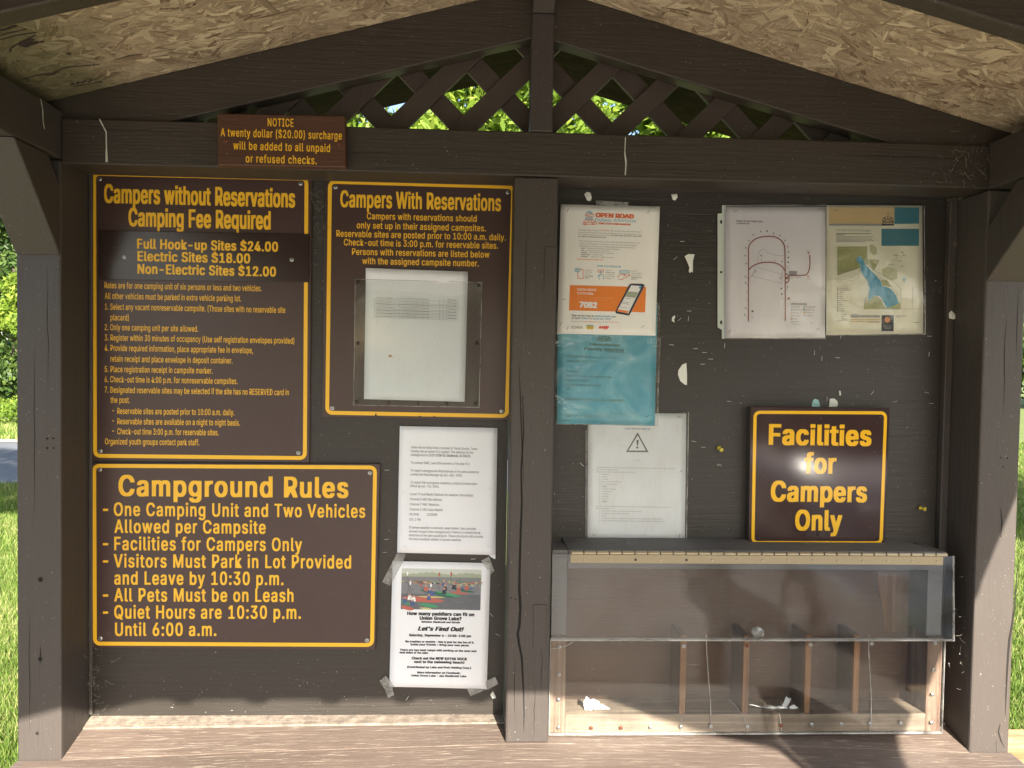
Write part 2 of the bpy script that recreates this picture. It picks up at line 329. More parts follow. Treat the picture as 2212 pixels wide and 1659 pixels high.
def leaves(cents, rads, n, ll, lw, name, mat, parent=None, kind=None, shell=0.35, droop=0.0):
    cents = np.array(cents, float); rads = np.array(rads, float)
    vol = rads.prod(1); k = np.random.choice(len(cents), n, p=vol/vol.sum())
    d = np.random.normal(size=(n, 3)); d /= np.linalg.norm(d, axis=1)[:, None]; rr = np.random.uniform(shell, 1, n)**0.6
    c = cents[k] + d*rads[k]*rr[:, None]
    a = np.random.normal(size=(n, 3)); a[:, 2] -= droop; a /= np.linalg.norm(a, axis=1)[:, None]
    b = np.cross(a, np.random.normal(size=(n, 3))); b /= np.linalg.norm(b, axis=1)[:, None]
    s = np.random.uniform(0.6, 1.3, n)[:, None]; a = a*ll*s; b = b*lw*s
    V = np.stack([c-a*0.5, c+b*0.5-a*0.05, c+a*0.5, c-b*0.5-a*0.05], 1).reshape(-1, 3)
    cl = np.random.uniform(0, 1, len(cents))
    t = np.clip(0.35*cl[k]+np.random.uniform(0, 0.75, n), 0, 1)
    return poly_mesh(name, V, 4, t, mat, parent=parent, kind=kind)
def clumps(c, r, n, cr, seed):
    rs = np.random.RandomState(seed); out = []; rad = []
    for i in range(n):
        d = rs.normal(size=3); d /= np.linalg.norm(d); q = rs.uniform(0.35, 1.0)**0.5
        out.append(np.array(c)+d*np.array(r)*q); s = rs.uniform(0.6, 1.3)*cr; rad.append((s, s, s*0.75))
    return out, rad
def tree(name, x, y, h, crown_c, crown_r, nclump, cr, nleaf, ll, lw, mat, label, group, seed, tr=0.16):
    t = thing(name, (x, y, 0), label, 'tree', group)
    rs = random.Random(seed); b = MB()
    top = Vector(crown_c)
    b.tube([(x, y, -0.1), (x+0.05, y, h*0.3), (x+rs.uniform(-.15, .15), y+0.05, h*0.55), tuple(top)], [tr, tr*0.8, tr*0.6, tr*0.15], 8)
    cs, rd = clumps(crown_c, crown_r, nclump, cr, seed)
    for c in cs[:10]:
        m_ = Vector((x, y, h*0.45)); c = Vector(c); b.tube([m_, (m_+c)*0.5+Vector((0, 0, 0.15)), c], [tr*0.4, tr*0.25, tr*0.06], 5)
    b.build('trunk', M['bark'], t, smooth=True)
    leaves(cs, rd, nleaf, ll, lw, 'crown', mat, parent=t)
    return t
G = 'trees beyond the road'
tree('tree', 0.9, 9.4, 6, (0.3, 8.2, 4.4), (4.2, 2.2, 1.7), 90, 0.7, 80000, 0.17, 0.055, M['leaf'], 'leafy bright green tree seen through the lattice above the beam', None, 3, 0.2)
tree('tree', -13.5, 21.5, 6, (-13.2, 21.0, 4.5), (2.5, 2.4, 2.1), 34, 0.85, 16000, 0.22, 0.11, M['leafd'], 'tall rounded green tree beyond the road, left of the kiosk', G, 11, 0.25)
tree('tree', -17.5, 26, 7, (-17.5, 26, 5.2), (3.4, 2.8, 2.6), 34, 1.1, 14000, 0.26, 0.13, M['leafd'], 'darker tree standing behind the rounded tree, at the left edge', G, 12, 0.28)
tree('tree', -10.2, 18.4, 3, (-10.6, 18.2, 2.3), (1.7, 1.2, 1.1), 22, 0.5, 11000, 0.16, 0.07, M['leaf'], 'low yellow green tree in front of the taller trees at the left', G, 13, 0.10)
tree('tree', 15.5, 22, 5, (15.5, 21.5, 4.4), (4.2, 3, 3.6), 34, 1.1, 15000, 0.26, 0.13, M['leafd'], 'dark green tree beyond the road on the right of the kiosk', G, 14, 0.22)
tree('tree', -4.3, -4.6, 6, (-4.6, -4.8, 7.0), (2.2, 2.0, 1.5), 20, 0.8, 8000, 0.22, 0.12, M['leafd'], 'unseen shade tree in front of the kiosk on the left, placed to shadow the grass', 'unseen shade trees placed to shadow the grass', 15, 0.18)  # out of view; put here to cast the shade on the left grass
tree('tree', 7.6, -5.2, 6, (8.3, -5.2, 7.6), (2.4, 2.2, 1.7), 20, 0.9, 8000, 0.22, 0.12, M['leafd'], 'unseen shade tree in front of the kiosk on the right, placed to shadow the grass', 'unseen shade trees placed to shadow the grass', 16, 0.18)  # likewise out of view, for the shade on the right grass
b_c = []; b_r = []
rs_ = np.random.RandomState(5)
for i in range(90):
    x_ = rs_.uniform(-40, 40); b_c.append((x_, rs_.uniform(27, 33), rs_.uniform(0.6, 6.5))); b_r.append((2.4, 2.0, 1.6))
tag(leaves(b_c, b_r, 30000, 0.42, 0.24, 'woods', M['leafd'], kind='stuff'), 'dark woods across the back of the park', 'woods')
b_c = [(rs_.uniform(-17, -8.6), rs_.uniform(18.6, 20.2), rs_.uniform(0.4, 1.6)) for i in range(50)]; b_r = [(0.9, 0.6, 0.5)]*50
tag(leaves(b_c, b_r, 15000, 0.16, 0.09, 'undergrowth', M['leafd'], kind='stuff'), 'dark bushes filling the shade under the trees at the left', 'undergrowth')
b_c = []; b_r = []
for i in range(60):
    x_ = rs_.uniform(-20, -7); b_c.append((x_, rs_.uniform(15.4, 16.6), rs_.uniform(0.1, 0.45))); b_r.append((0.5, 0.4, 0.25))
tag(leaves(b_c, b_r, 16000, 0.10, 0.05, 'undergrowth', M['leaf'], kind='stuff'), 'low leafy undergrowth along the far side of the road', 'undergrowth')
for s_ in range(2):   # woods on the photographer's side, seen only in reflections
    b_c = [(rs_.uniform(-35, 35), rs_.uniform(-34, -28), rs_.uniform(0.6, 5.0)) for i in range(60)]; b_r = [(2.4, 2.0, 1.5)]*60
tag(leaves(b_c, b_r, 16000, 0.5, 0.3, 'woods', M['leafd'], kind='stuff'), 'woods on the far side of the gravel lot', 'woods')

def grass(n, xf, name, label):
    D = np.random.uniform(0, 1, n); c = xf(n)
    L = np.random.uniform(0.035, 0.085, n)*(1+0.05*(c[:, 1])); th = np.random.uniform(0, 2*np.pi, n)
    side = np.stack([np.cos(th), np.sin(th), np.zeros(n)], 1)*(0.0035*(1+0.15*np.abs(c[:, 1])))[:, None]
    lean = np.stack([np.random.normal(0, 0.45, n), np.random.normal(0, 0.45, n), np.ones(n)], 1); lean /= np.linalg.norm(lean, axis=1)[:, None]
    tip = c + lean*L[:, None]
    V = np.stack([c-side, c+side, tip], 1).reshape(-1, 3)
    pn = np.sin(c[:, 0]*2.1+np.sin(c[:, 1]*1.7)*1.5)*np.sin(c[:, 1]*2.7+c[:, 0])
    t = np.clip(np.random.uniform(0, 0.9, n)+0.15*pn+(np.random.uniform(0, 1, n) < 0.08)*0.5, 0, 1)
    tag(poly_mesh(name, V, 3, t, M['blade'], kind='stuff'), label, 'grass')
def fan(a0, a1, d0, d1):
    def f(n):
        D = d0*(d1/d0)**np.random.uniform(0, 1, n); a = np.random.uniform(a0, a1, n)
        return np.stack([a*D, D-1.71, np.zeros(n)], 1)
    return f
grass(120000, fan(-0.74, -0.50, 2.7, 9.35), 'grass', 'sunlit mown grass between the kiosk and the road, left side')
grass(70000, fan(0.60, 0.80, 2.5, 16), 'grass', 'sunlit grass on the right of the kiosk')
def wide(sx):
    def f(n):
        y = np.random.uniform(0, 1, n)**1.4*(7.4 if sx < 0 else 13)+.1; x = np.random.uniform(0, 1, n)**1.3*10+1.2
        return np.stack([sx*x, y, np.zeros(n)], 1)
    return f
grass(110000, wide(-1), 'grass', 'mown grass spreading left of the kiosk towards the road')
grass(150000, wide(1), 'grass', 'mown grass spreading behind the right side of the kiosk')
def bank(n): return np.stack([np.random.uniform(-16, -6, n), np.random.uniform(12.8, 16, n), np.zeros(n)], 1)
grass(25000, bank, 'grass', 'grass bank beyond the road')
p_ = MB(); x_, y_ = -9.0, 14.1
p_.hexa([(x_-.1, y_-.1, 0), (x_+.1, y_-.1, 0), (x_+.1, y_+.1, 0), (x_-.1, y_+.1, 0), (x_-.085, y_-.085, .34), (x_+.085, y_-.085, .36), (x_+.085, y_+.085, .35), (x_-.085, y_+.085, .34)])
tag(p_.build('stone_marker', plain('pale_concrete', (0.5, 0.47, 0.4), 0.9), bevel=0.015), 'short pale concrete marker post on the bank beyond the road', 'marker post')
rk = MB(); rk.disc((-3.62, 4.25, 0.0), (0, 0, 1), 0.07, 0.02, 9, 0.012)
tag(rk.build('pale_rock', plain('pale_rock', (0.6, 0.56, 0.45), 0.9), smooth=True), 'flat pale rock lying in the grass left of the kiosk', 'rock')

# ------------------------------------------------------------------ the kiosk
K = thing('information_kiosk', (0.115, -0.06, 0), 'dark brown timber information kiosk with lattice gable and gabled roof', 'kiosk')
def roofz(x, t=0.0): return 0.776 - t - 0.27*abs(x-0.115)
for x0, x1, zt in ((-.930, -.842, .388), (1.070, 1.158, .378)):
    BX('post', M['pz'], K, x0, x1, -.12, -.005, -1.58, zt, 0.004)
    BX('post', M['pz'], K, x0, x1, -2.044, -1.956, -1.6, zt, 0.004)
ctr = BX('post', M['pz'], K, .068, .158, -.12, -.004, -.803, .3785, 0.004)
BX('post', M['pz'], K, .068, .158, -.03, .05, -1.6, -.86, 0.004)
BX('beam', M['beam'], K, -.8415, 1.0695, -.12, -.035, .380, .471, 0.003)
BX('beam', M['px'], K, -.8415, 1.0695, -2.043, -1.958, .386, .471, 0.003)
BX('top_plate', M['py'], K, -.930, -.842, -2.04, .38, .390, .486, 0.004)
BX('top_plate', M['py'], K, 1.070, 1.158, -2.04, .38, .380, .477, 0.004)
def yz(name, mat, x0, x1, pts):
    return MB().prism([(x0, y, EYE+z) for y, z in pts], (x1-x0, 0, 0)).build(name, mat, K, bevel=0.003)
yz('knee_brace', M['pz'], -.9295, -.8425, [(-.121, .196), (-.121, .335), (-.165, .3885), (-.275, .3885)])
yz('knee_brace', M['pz'], 1.0705, 1.1575, [(-.121, .185), (-.121, .300), (-.205, .3785), (-.335, .3785)])
def xz(name, mat, y0, y1, pts, bev=0.002, par=None):
    return MB().prism([(x, y0, EYE+z) for x, z in pts], (0, y1-y0, 0)).build(name, mat, par or K, bevel=bev)
xz('shadow_bracket', M['px'], -2.054, -2.0445, [(-.8415, .12), (-.60, .295), (-.512, .335), (-.433, .357), (-.373, .364), (-.336, .375), (-.286, .3855), (-.8415, .3855)])  # unseen front brackets, outlines shaped to cast the curved shadow edges
xz('shadow_bracket', M['px'], -2.054, -2.0445, [(1.0695, .13), (1.0695, .3855), (.72, .3855), (.80, .335), (.933, .293), (1.044, .262)])
xz('shadow_bracket', M['px'], -2.054, -2.0445, [(1.1585, .08), (1.285, .218), (1.357, .298), (1.385, .3855), (1.1585, .3855)])
xz('gable_shadow_board', M['px'], -2.055, -2.0446, [(-1.03, .3865), (1.387, .3865), (1.387, roofz(1.387, .004)), (.115, .771), (-1.03, roofz(-1.03, .004))])  # unseen front board, its lower edge set to cast the flat shadow line
for i in range(-3, 8):
    x = 0.113 + 0.1625*i
    if -0.25 < x < 1.0: xz('shadow_tab', M['px'], -2.053, -2.0455, [(x-.026, .3862), (x-.020, .3800), (x-.008, .3775), (x+.010, .3775), (x+.020, .3805), (x+.027, .3862)], 0)  # tabs added out of view to scallop that shadow edge
# rafters
def rafter(y0, y1, side):
    x_in = .115 - .0 * side
    xe = -1.03 if side < 0 else 1.386
    t = .106
    pts = [(xe, roofz(xe, .002)-t*0.9), (.1145+side*.0005, .774-t), (.1145+side*.0005, .774), (xe, roofz(xe, .002))]
    if side > 0: pts = [(.1155, .774-t), (xe, roofz(xe, .002)-t*0.9), (xe, roofz(xe, .002)), (.1155, .774)]
    m_ = MB().prism([(x, y0, EYE+z) for x, z in pts], (0, y1-y0, 0))
    return m_.build('rafter', M['raft'], K, bevel=0.003)
M['raft'] = painted('rafter_paint', 'x', (0.039, 0.031, 0.022), grain=1.1)
for y0 in (-.108, -.612, -1.10, -1.60):
    for s_ in (-1, 1): rafter(y0, y0+.038, s_)
for s_ in (-1, 1): rafter(.30, .338, s_) if False else None
BX('king_post', M['pz'], K, .098, .144, -.1195, -.062, .4715, .712, 0.003)
yz('king_brace', M['pz'], .0985, .1435, [(-.1195, .7125), (-.062, .7125), (-.062, .77), (-.20, .77), (-.22, .765)])
# lattice
def slat(p0, dirx, y0, y1):
    hw = .030; x, z = p0
    # run from below the beam top up to the rafters
    def xat(zz, off): return x + dirx*(zz-z) + off
    pts = []
    for off in (-hw, hw):
        zz = z
        while zz < 0.9 and zz < roofz(xat(zz, off), .035): zz += .002
        pts.append((xat(zz, off), zz))
    lo = z - .02
    q = [(xat(lo, -hw), lo), (xat(lo, hw), lo), pts[1], pts[0]]
    if pts[0][1] - lo < .03 and pts[1][1] - lo < .03: return
    xz('slat', M['latt'], y0, y1, q, 0.0008)
btop = lambda vx: 257+(vx-165)*.0281
for vx in (438, 590, 738, 881, 1030, 1199.6, 1357, 1520, 1680, 1836):
    p = at(vx*1.8228, btop(vx)*1.8228, -.06); slat((p.x-.030, p.z-EYE), 1, -.060, -.050)
for vx in (334, 492, 650, 809, 971, 1129, 1286, 1440, 1596, 1749, 1905):
    p = at(vx*1.8228, btop(vx)*1.8228, -.045); slat((p.x+.030, p.z-EYE), -1, -.0495, -.0395)
# roof sheets
def roof(name, mat, x0, x1, y0, y1, t0, t1, kind=None):
    def z(x, t): return EYE + roofz(x) + t
    b = MB(); b.hexa([(x0, y0, z(x0, t0)), (x1, y0, z(x1, t0)), (x1, y1, z(x1, t0)), (x0, y1, z(x0, t0)), (x0, y0, z(x0, t1)), (x1, y0, z(x1, t1)), (x1, y1, z(x1, t1)), (x0, y1, z(x0, t1))])
    return b.build(name, mat, K)
M['osbbase'] = plain('strand_board_ground', (0.20, 0.145, 0.09), 0.8)
M['shingle'] = groundmat('asphalt_shingle', (0.09, 0.085, 0.08), (0.14, 0.13, 0.12), (0.05, 0.05, 0.05), 12, 300)
for x0, x1 in ((-1.03, .1149), (.1151, 1.388)):
    roof('roof_sheathing', M['osbbase'], x0, x1, -2.06, -.07, 0.0, .012)
    roof('eave_shadow_board', M['py'], *((x0-.012, x0-.0005) if x0 < 0 else (x1-.014, x1+.0)), -2.06, .39, -.046, -.001) if x0 < 0 else roof('eave_shadow_board', M['py'], 1.3885, 1.400, -2.06, .39, -.046, .010)  # unseen eave boards, added to cast the eave shadow on the post
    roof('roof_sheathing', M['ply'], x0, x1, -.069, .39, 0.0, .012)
    roof('shingle_roof', M['shingle'], x0-(.03 if x0 < 0 else 0), x1+(.012 if x1 > .2 else 0), -2.08, .40, .013, .022)
# strands on the underside of the sheathing
def strands(x0, x1, n, seed):
    rs = np.random.RandomState(seed); sg = 1 if x1 > .2 else -1
    cx = rs.uniform(x0+.01, x1-.01, n); cy = -0.075-(1.97*rs.uniform(0, 1, n)**1.35)
    L = rs.uniform(.012, .042, n)*(1+(rs.uniform(0, 1, n) < .18)*.7); W = rs.uniform(.0022, .0125, n)*(1+(rs.uniform(0, 1, n) < .12)*.6); th = rs.normal(0.1, .75, n)+(rs.uniform(0, 1, n) < .25)*rs.uniform(0, 3.1, n)
    pr = np.array([(-1, -.75), (-.15, -1), (1, -.8), (.9, .5), (.1, 1), (-.85, .8)])[None]*np.ones((n, 1, 1)) + rs.uniform(-.25, .25, (n, 6, 2))
    pu = pr[..., 0]*L[:, None]; pv = pr[..., 1]*W[:, None]
    X = cx[:, None]+pu*np.cos(th)[:, None]-pv*np.sin(th)[:, None]; Y = cy[:, None]+pu*np.sin(th)[:, None]+pv*np.cos(th)[:, None]
    X = np.clip(X, x0, x1); Y = np.clip(Y, -2.055, -.0705)
    lift = (.0004+.0022*rs.uniform(0, 1, n))[:, None] + pu/ .05*rs.normal(0, .0006, n)[:, None] + pv/.01*rs.normal(0, .0005, n)[:, None]
    Z = EYE+.776-.27*np.abs(X-.115)-np.maximum(lift, .0002)
    order = [0, 1, 2, 3, 4, 5]
    V = np.stack([X, Y, Z], -1)[:, order].reshape(-1, 3)
    uv = np.stack([pu+rs.uniform(0, 9, n)[:, None], pv+rs.uniform(0, 9, n)[:, None]], -1).reshape(-1, 2)
    t = np.clip(rs.normal(.52, .28, n), 0, 1)
    poly_mesh('strands', V, 6, t, M['osb'], uv, parent=K, kind='stuff')
strands(-1.03, .1145, 17000, 1); strands(.1155, 1.388, 19000, 2)
# worn grade-stamp marks on the strand board, left
def on_roof(px, py):
    d = ray(px, py); t = (EYE+.776-.27*.115-CAM.z)/(d.z-.27*d.x) ; return CAM+d*t
def stamp(pts, wd):
    P = [on_roof(a*.422, b*.422) for a, b in pts]; b = MB()
    for a, c in zip(P[:-1], P[1:]):
        d = (c-a).normalized(); nn = Vector((-d.y, d.x, -.27*d.y*-1)); nn = Vector((-d.y, d.x, .27*(-d.y)))*wd/2; o_ = Vector((0, 0, -.0034))
        b.add([a-nn+o_, a+nn+o_, c+nn+o_, c-nn+o_], [(0, 1, 2, 3)])
    return b
sb = MB()
for pts, wd in (([(0, 262), (60, 258), (110, 232), (160, 222)], .006), ([(0, 312), (120, 282), (245, 255)], .003), ([(0, 352), (160, 312), (340, 285)], .003), ([(190, 412), (310, 345)], .010), ([(225, 420), (360, 372)], .008), ([(95, 470), (100, 435), (150, 400), (330, 310)], .003),
                ([(370, 375), (410, 368)], .006), ([(505, 655), (640, 610), (930, 585)], .003), ([(210, 722), (330, 690), (560, 655)], .003), ([(430, 690), (520, 675)], .004), ([(655, 775), (700, 765)], .006), ([(715, 770), (740, 745)], .005), ([(760, 760), (800, 735)], .005), ([(820, 755), (860, 725)], .005), ([(880, 750), (950, 740)], .004), ([(700, 790), (960, 750)], .003), ([(620, 480), (665, 488)], .007)):
    q_ = stamp(pts, wd); sb.add(q_.v, q_.f)
sb.build('stamp_marks', plain('faded_stamp_ink', (0.045, 0.03, 0.025), .8), K, kind='stuff')
# back panels
BX('back_panel', M['panel'], K, -.8418, .0676, 0.0, .012, -.815, .45, 0)
BX('back_panel', M['panel'], K, .1584, 1.0698, 0.0, .012, -.815, .45, 0)
BX('batten', M['px'], K, -.8415, .0675, -.014, -.0005, .385, .45, 0.002)
BX('batten', M['px'], K, .1585, 1.0695, -.014, -.0005, .385, .45, 0.002)
BX('corner_strip', M['pz'], K, -.8418, -.834, -.012, -.0005, -.79, .384, 0.002)
BX('corner_strip', M['pz'], K, 1.052, 1.0695, -.018, -.0005, -.79, .384, 0.002)
# shelf
def sz(x, y):
    a = np.interp(x, [-.93, -.842, -.45, .1, .7, 1.07, 1.16], [.27, .265, .14, .015, .09, .225, .225])
    return EYE - .800 - a*min(abs(y), .12) - .05*max(0, abs(y)-.12)
def shelfpiece(name, mat, x0, x1, y0, y1, dz=0.0, nx=40, ny=4):
    b = MB(); xs = np.linspace(x0, x1, nx); ys = np.linspace(y0, y1, ny)
    top = [(x, y, sz(x, y)+dz) for y in ys for x in xs]; bot = [(x, y, z-.034) for x, y, z in top]; n = nx*ny
    fs = []
    for j in range(ny-1):
        for i in range(nx-1):
            a = j*nx+i; fs.append((a, a+1, a+nx+1, a+nx)); fs.append((n+a, n+a+nx, n+a+nx+1, n+a+1))
    for i in range(nx-1):
        fs.append((i, n+i, n+i+1, i+1)); a = (ny-1)*nx+i; fs.append((a, a+1, n+a+1, n+a))
    for j in range(ny-1):
        a = j*nx; fs.append((a, a+nx, n+a+nx, n+a)); a = j*nx+nx-1; fs.append((a, n+a, n+a+nx, a+nx))
    return b.add(top+bot, fs).build(name, mat, K)
shelfpiece('shelf_strip', M['shelfdust'], -.8413, .0675, -.036, -.0005, .003)
shelfpiece('shelf_strip', M['shelfdust'], .1585, 1.0693, -.036, -.0005, .003)
shelfpiece('shelf_board', M['shelf'], -.8413, 1.0693, -.1215, -.0375)
shelfpiece('shelf_board', M['shelf'], -.930, 1.160, -.262, -.1225, -.001)
shelfpiece('shelf_board', M['shelf'], -.930, 1.160, -.405, -.265, -.001)
# checks (splits) in the posts, filled notches, holes
def crack_shade(pts, wd, parent=K, Y=-.1206):
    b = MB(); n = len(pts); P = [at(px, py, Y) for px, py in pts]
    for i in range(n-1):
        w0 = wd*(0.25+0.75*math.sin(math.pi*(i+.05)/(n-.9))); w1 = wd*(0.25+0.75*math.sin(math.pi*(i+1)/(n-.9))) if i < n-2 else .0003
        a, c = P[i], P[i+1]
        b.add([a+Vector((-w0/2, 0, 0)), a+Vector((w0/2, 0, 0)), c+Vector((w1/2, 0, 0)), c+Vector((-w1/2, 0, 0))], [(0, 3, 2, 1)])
    return b.build('crack_shade', M['crack_shade'], parent)
k3 = 1000/2212
c3 = lambda a, b: (1900+a*k3, 2300+b*k3)
crack_shade([(2058, 1560), (2062, 1700), (2052, 1850), (2055, 1980), (2050, 2100), (2046, 2250)] + [c3(320, 30), c3(330, 200), c3(322, 360), c3(305, 430), c3(318, 520), c3(342, 640), c3(350, 800), c3(358, 960), c3(362, 1150), c3(358, 1290)], .0055)
crack_shade([(2044, 1440), (2050, 1600), (2056, 1760), (2062, 1900)], .0022)
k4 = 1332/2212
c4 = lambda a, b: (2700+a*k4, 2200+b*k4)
crack_shade([c4(2172, 30), c4(2160, 180), c4(2150, 330), c4(2128, 470), c4(2118, 520), c4(2108, 640), c4(2100, 780), c4(2095, 900), c4(2090, 1030)], .0045)
crack_shade([c4(2058, 1080), c4(2045, 1130), c4(2062, 1190), c4(2085, 1235)], .003)
crack_shade([c4(2030, 1190), c4(2033, 1270)], .0015)
crack_shade([(3940, 2000), (3946, 2060), (3940, 2120)], .003)
def patch(x0, x1, y0, y1):
    a = at(x0, y0, -.121); c = at(x1, y1, -.121)
    MB().box(a.x, c.x, -.1222, -.118, c.z, a.z).build('patch', M['pz'], K, bevel=.0012)
patch(2101, 2149, 2380, 2555); patch(2145, 2190, 970, 1150)
def hole(px, py, r, Y=-.1206, m='crack_shade'):
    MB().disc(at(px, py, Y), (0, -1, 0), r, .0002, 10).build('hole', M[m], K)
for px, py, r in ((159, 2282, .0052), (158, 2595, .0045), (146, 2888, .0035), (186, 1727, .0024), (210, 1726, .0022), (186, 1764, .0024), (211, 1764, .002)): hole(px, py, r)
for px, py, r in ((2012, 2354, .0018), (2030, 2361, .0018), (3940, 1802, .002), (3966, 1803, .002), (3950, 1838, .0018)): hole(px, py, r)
crack_shade([(158, 2548), (159, 2575), (158, 2600), (157, 2622)], .0022)
# finer checks along the grain of the timbers
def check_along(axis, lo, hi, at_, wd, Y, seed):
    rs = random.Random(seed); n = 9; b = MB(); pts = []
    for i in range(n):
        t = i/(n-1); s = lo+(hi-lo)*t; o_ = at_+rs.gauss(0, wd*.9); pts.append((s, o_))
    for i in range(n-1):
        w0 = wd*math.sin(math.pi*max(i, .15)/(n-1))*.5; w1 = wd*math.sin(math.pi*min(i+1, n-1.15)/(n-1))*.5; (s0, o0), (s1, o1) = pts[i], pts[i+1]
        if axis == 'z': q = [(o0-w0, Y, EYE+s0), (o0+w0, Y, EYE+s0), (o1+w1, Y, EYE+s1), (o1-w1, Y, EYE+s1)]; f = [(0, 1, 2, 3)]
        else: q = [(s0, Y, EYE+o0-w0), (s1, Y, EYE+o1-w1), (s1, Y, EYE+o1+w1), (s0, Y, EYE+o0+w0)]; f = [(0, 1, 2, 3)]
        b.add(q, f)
    b.build('crack_shade', M['crack_shade'], K)
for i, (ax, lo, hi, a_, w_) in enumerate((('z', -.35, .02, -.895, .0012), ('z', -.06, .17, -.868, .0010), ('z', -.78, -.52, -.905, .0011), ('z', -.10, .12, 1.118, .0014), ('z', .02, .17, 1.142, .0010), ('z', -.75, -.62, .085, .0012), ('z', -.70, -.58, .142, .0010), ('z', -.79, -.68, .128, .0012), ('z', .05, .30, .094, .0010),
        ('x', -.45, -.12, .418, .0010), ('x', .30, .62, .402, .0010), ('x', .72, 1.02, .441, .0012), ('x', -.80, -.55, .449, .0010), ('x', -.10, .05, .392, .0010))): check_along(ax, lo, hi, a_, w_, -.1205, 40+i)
# bird droppings
def drop(pts, Y, wd, par=K, X=None):
    b = MB(); P = []
    for px, py in pts:
        if X is None: P.append(at(px, py, Y))
        else:
            d = ray(px, py); P.append(CAM+d*((X-CAM.x)/d.x))
    ax = Vector((1, 0, 0)) if X is None else Vector((0, 1, 0))
    for i in range(len(P)-1):
        w0 = wd*random.uniform(.5, 1.2); w1 = wd*random.uniform(.5, 1.2)
        b.add([P[i]-ax*w0/2, P[i]+ax*w0/2, P[i+1]+ax*w1/2, P[i+1]-ax*w1/2], [(0, 3, 2, 1)])
    b.build('dropping_streak', M['drop'], par)
q6 = .422
drop([(160, 388), (168, 430), (170, 480), (175, 508)], None, .004, X=-.8413)
drop([(391, 468), (405, 495), (418, 520), (419, 590), (420, 638)], -.1208, .0042)
drop([(2463, 540), (2460, 600), (2465, 640), (2462, 690)], -.1208, .0030)

# ------------------------------------------------------------------ printing and lettering
FONT = None
try:
    fp = os.path.join(bpy.utils.resource_path('LOCAL'), 'datafiles', 'fonts', 'Inter.woff2')
    if os.path.exists(fp): FONT = bpy.data.fonts.load(fp)
except Exception:
    FONT = None
def text_geo(s, bold, shear=0.0, space=1.0):
    c = bpy.data.curves.new('txt', 'FONT'); c.body = s; c.offset = bold; c.resolution_u = 3; c.shear = shear; c.space_character = space
    if FONT: c.font = FONT
    o = bpy.data.objects.new('txt', c); COL.objects.link(o)
    dg = bpy.context.evaluated_depsgraph_get(); me = bpy.data.meshes.new_from_object(o.evaluated_get(dg))
    vs_ = np.array([v.co[:2] for v in me.vertices]); fs_ = [tuple(p.vertices) for p in me.polygons]
    bpy.data.objects.remove(o); bpy.data.curves.remove(c); bpy.data.meshes.remove(me)
    return vs_, fs_
CAPH = 0.5087 if FONT else 0.5
_h = text_geo('H', 0.0); CAPH = float(_h[0][:, 1].max())
def dice(V, F, cell=.011):
    # cut large flat shapes on a grid so that they follow the cockled paper
    V = list(V); out = []
    for f in F:
        polys_ = [[V[i] for i in f]]
        for ax in (0, 1):
            lo = min(p[ax] for p in polys_[0]); hi = max(p[ax] for p in polys_[0]) if len(polys_) == 1 else max(p[ax] for q in polys_ for p in q)
            lo = min(p[ax] for q in polys_ for p in q)
            if hi-lo < cell*1.2: continue
            convex = True
            k = math.floor(lo/cell)+1
            while k*cell < hi:
                c = k*cell; k += 1; nxt = []
                for q in polys_:
                    a = min(p[ax] for p in q); b = max(p[ax] for p in q)
                    if a >= c-1e-7 or b <= c+1e-7: nxt.append(q); continue
                    for sg in (-1, 1):
                        r_ = []
                        for i in range(len(q)):
                            p0, p1 = q[i], q[(i+1) % len(q)]; d0 = sg*(p0[ax]-c); d1 = sg*(p1[ax]-c)
                            if d0 >= 0: r_.append(p0)
                            if (d0 > 0 and d1 < 0) or (d0 < 0 and d1 > 0):
                                t = d0/(d0-d1); r_.append((p0[0]+(p1[0]-p0[0])*t, p0[1]+(p1[1]-p0[1])*t))
                        if len(r_) >= 3: nxt.append(r_)
                polys_ = nxt
        for q in polys_:
            n = len(V); V += q; out.append(tuple(range(n, len(V))))
    return V, out
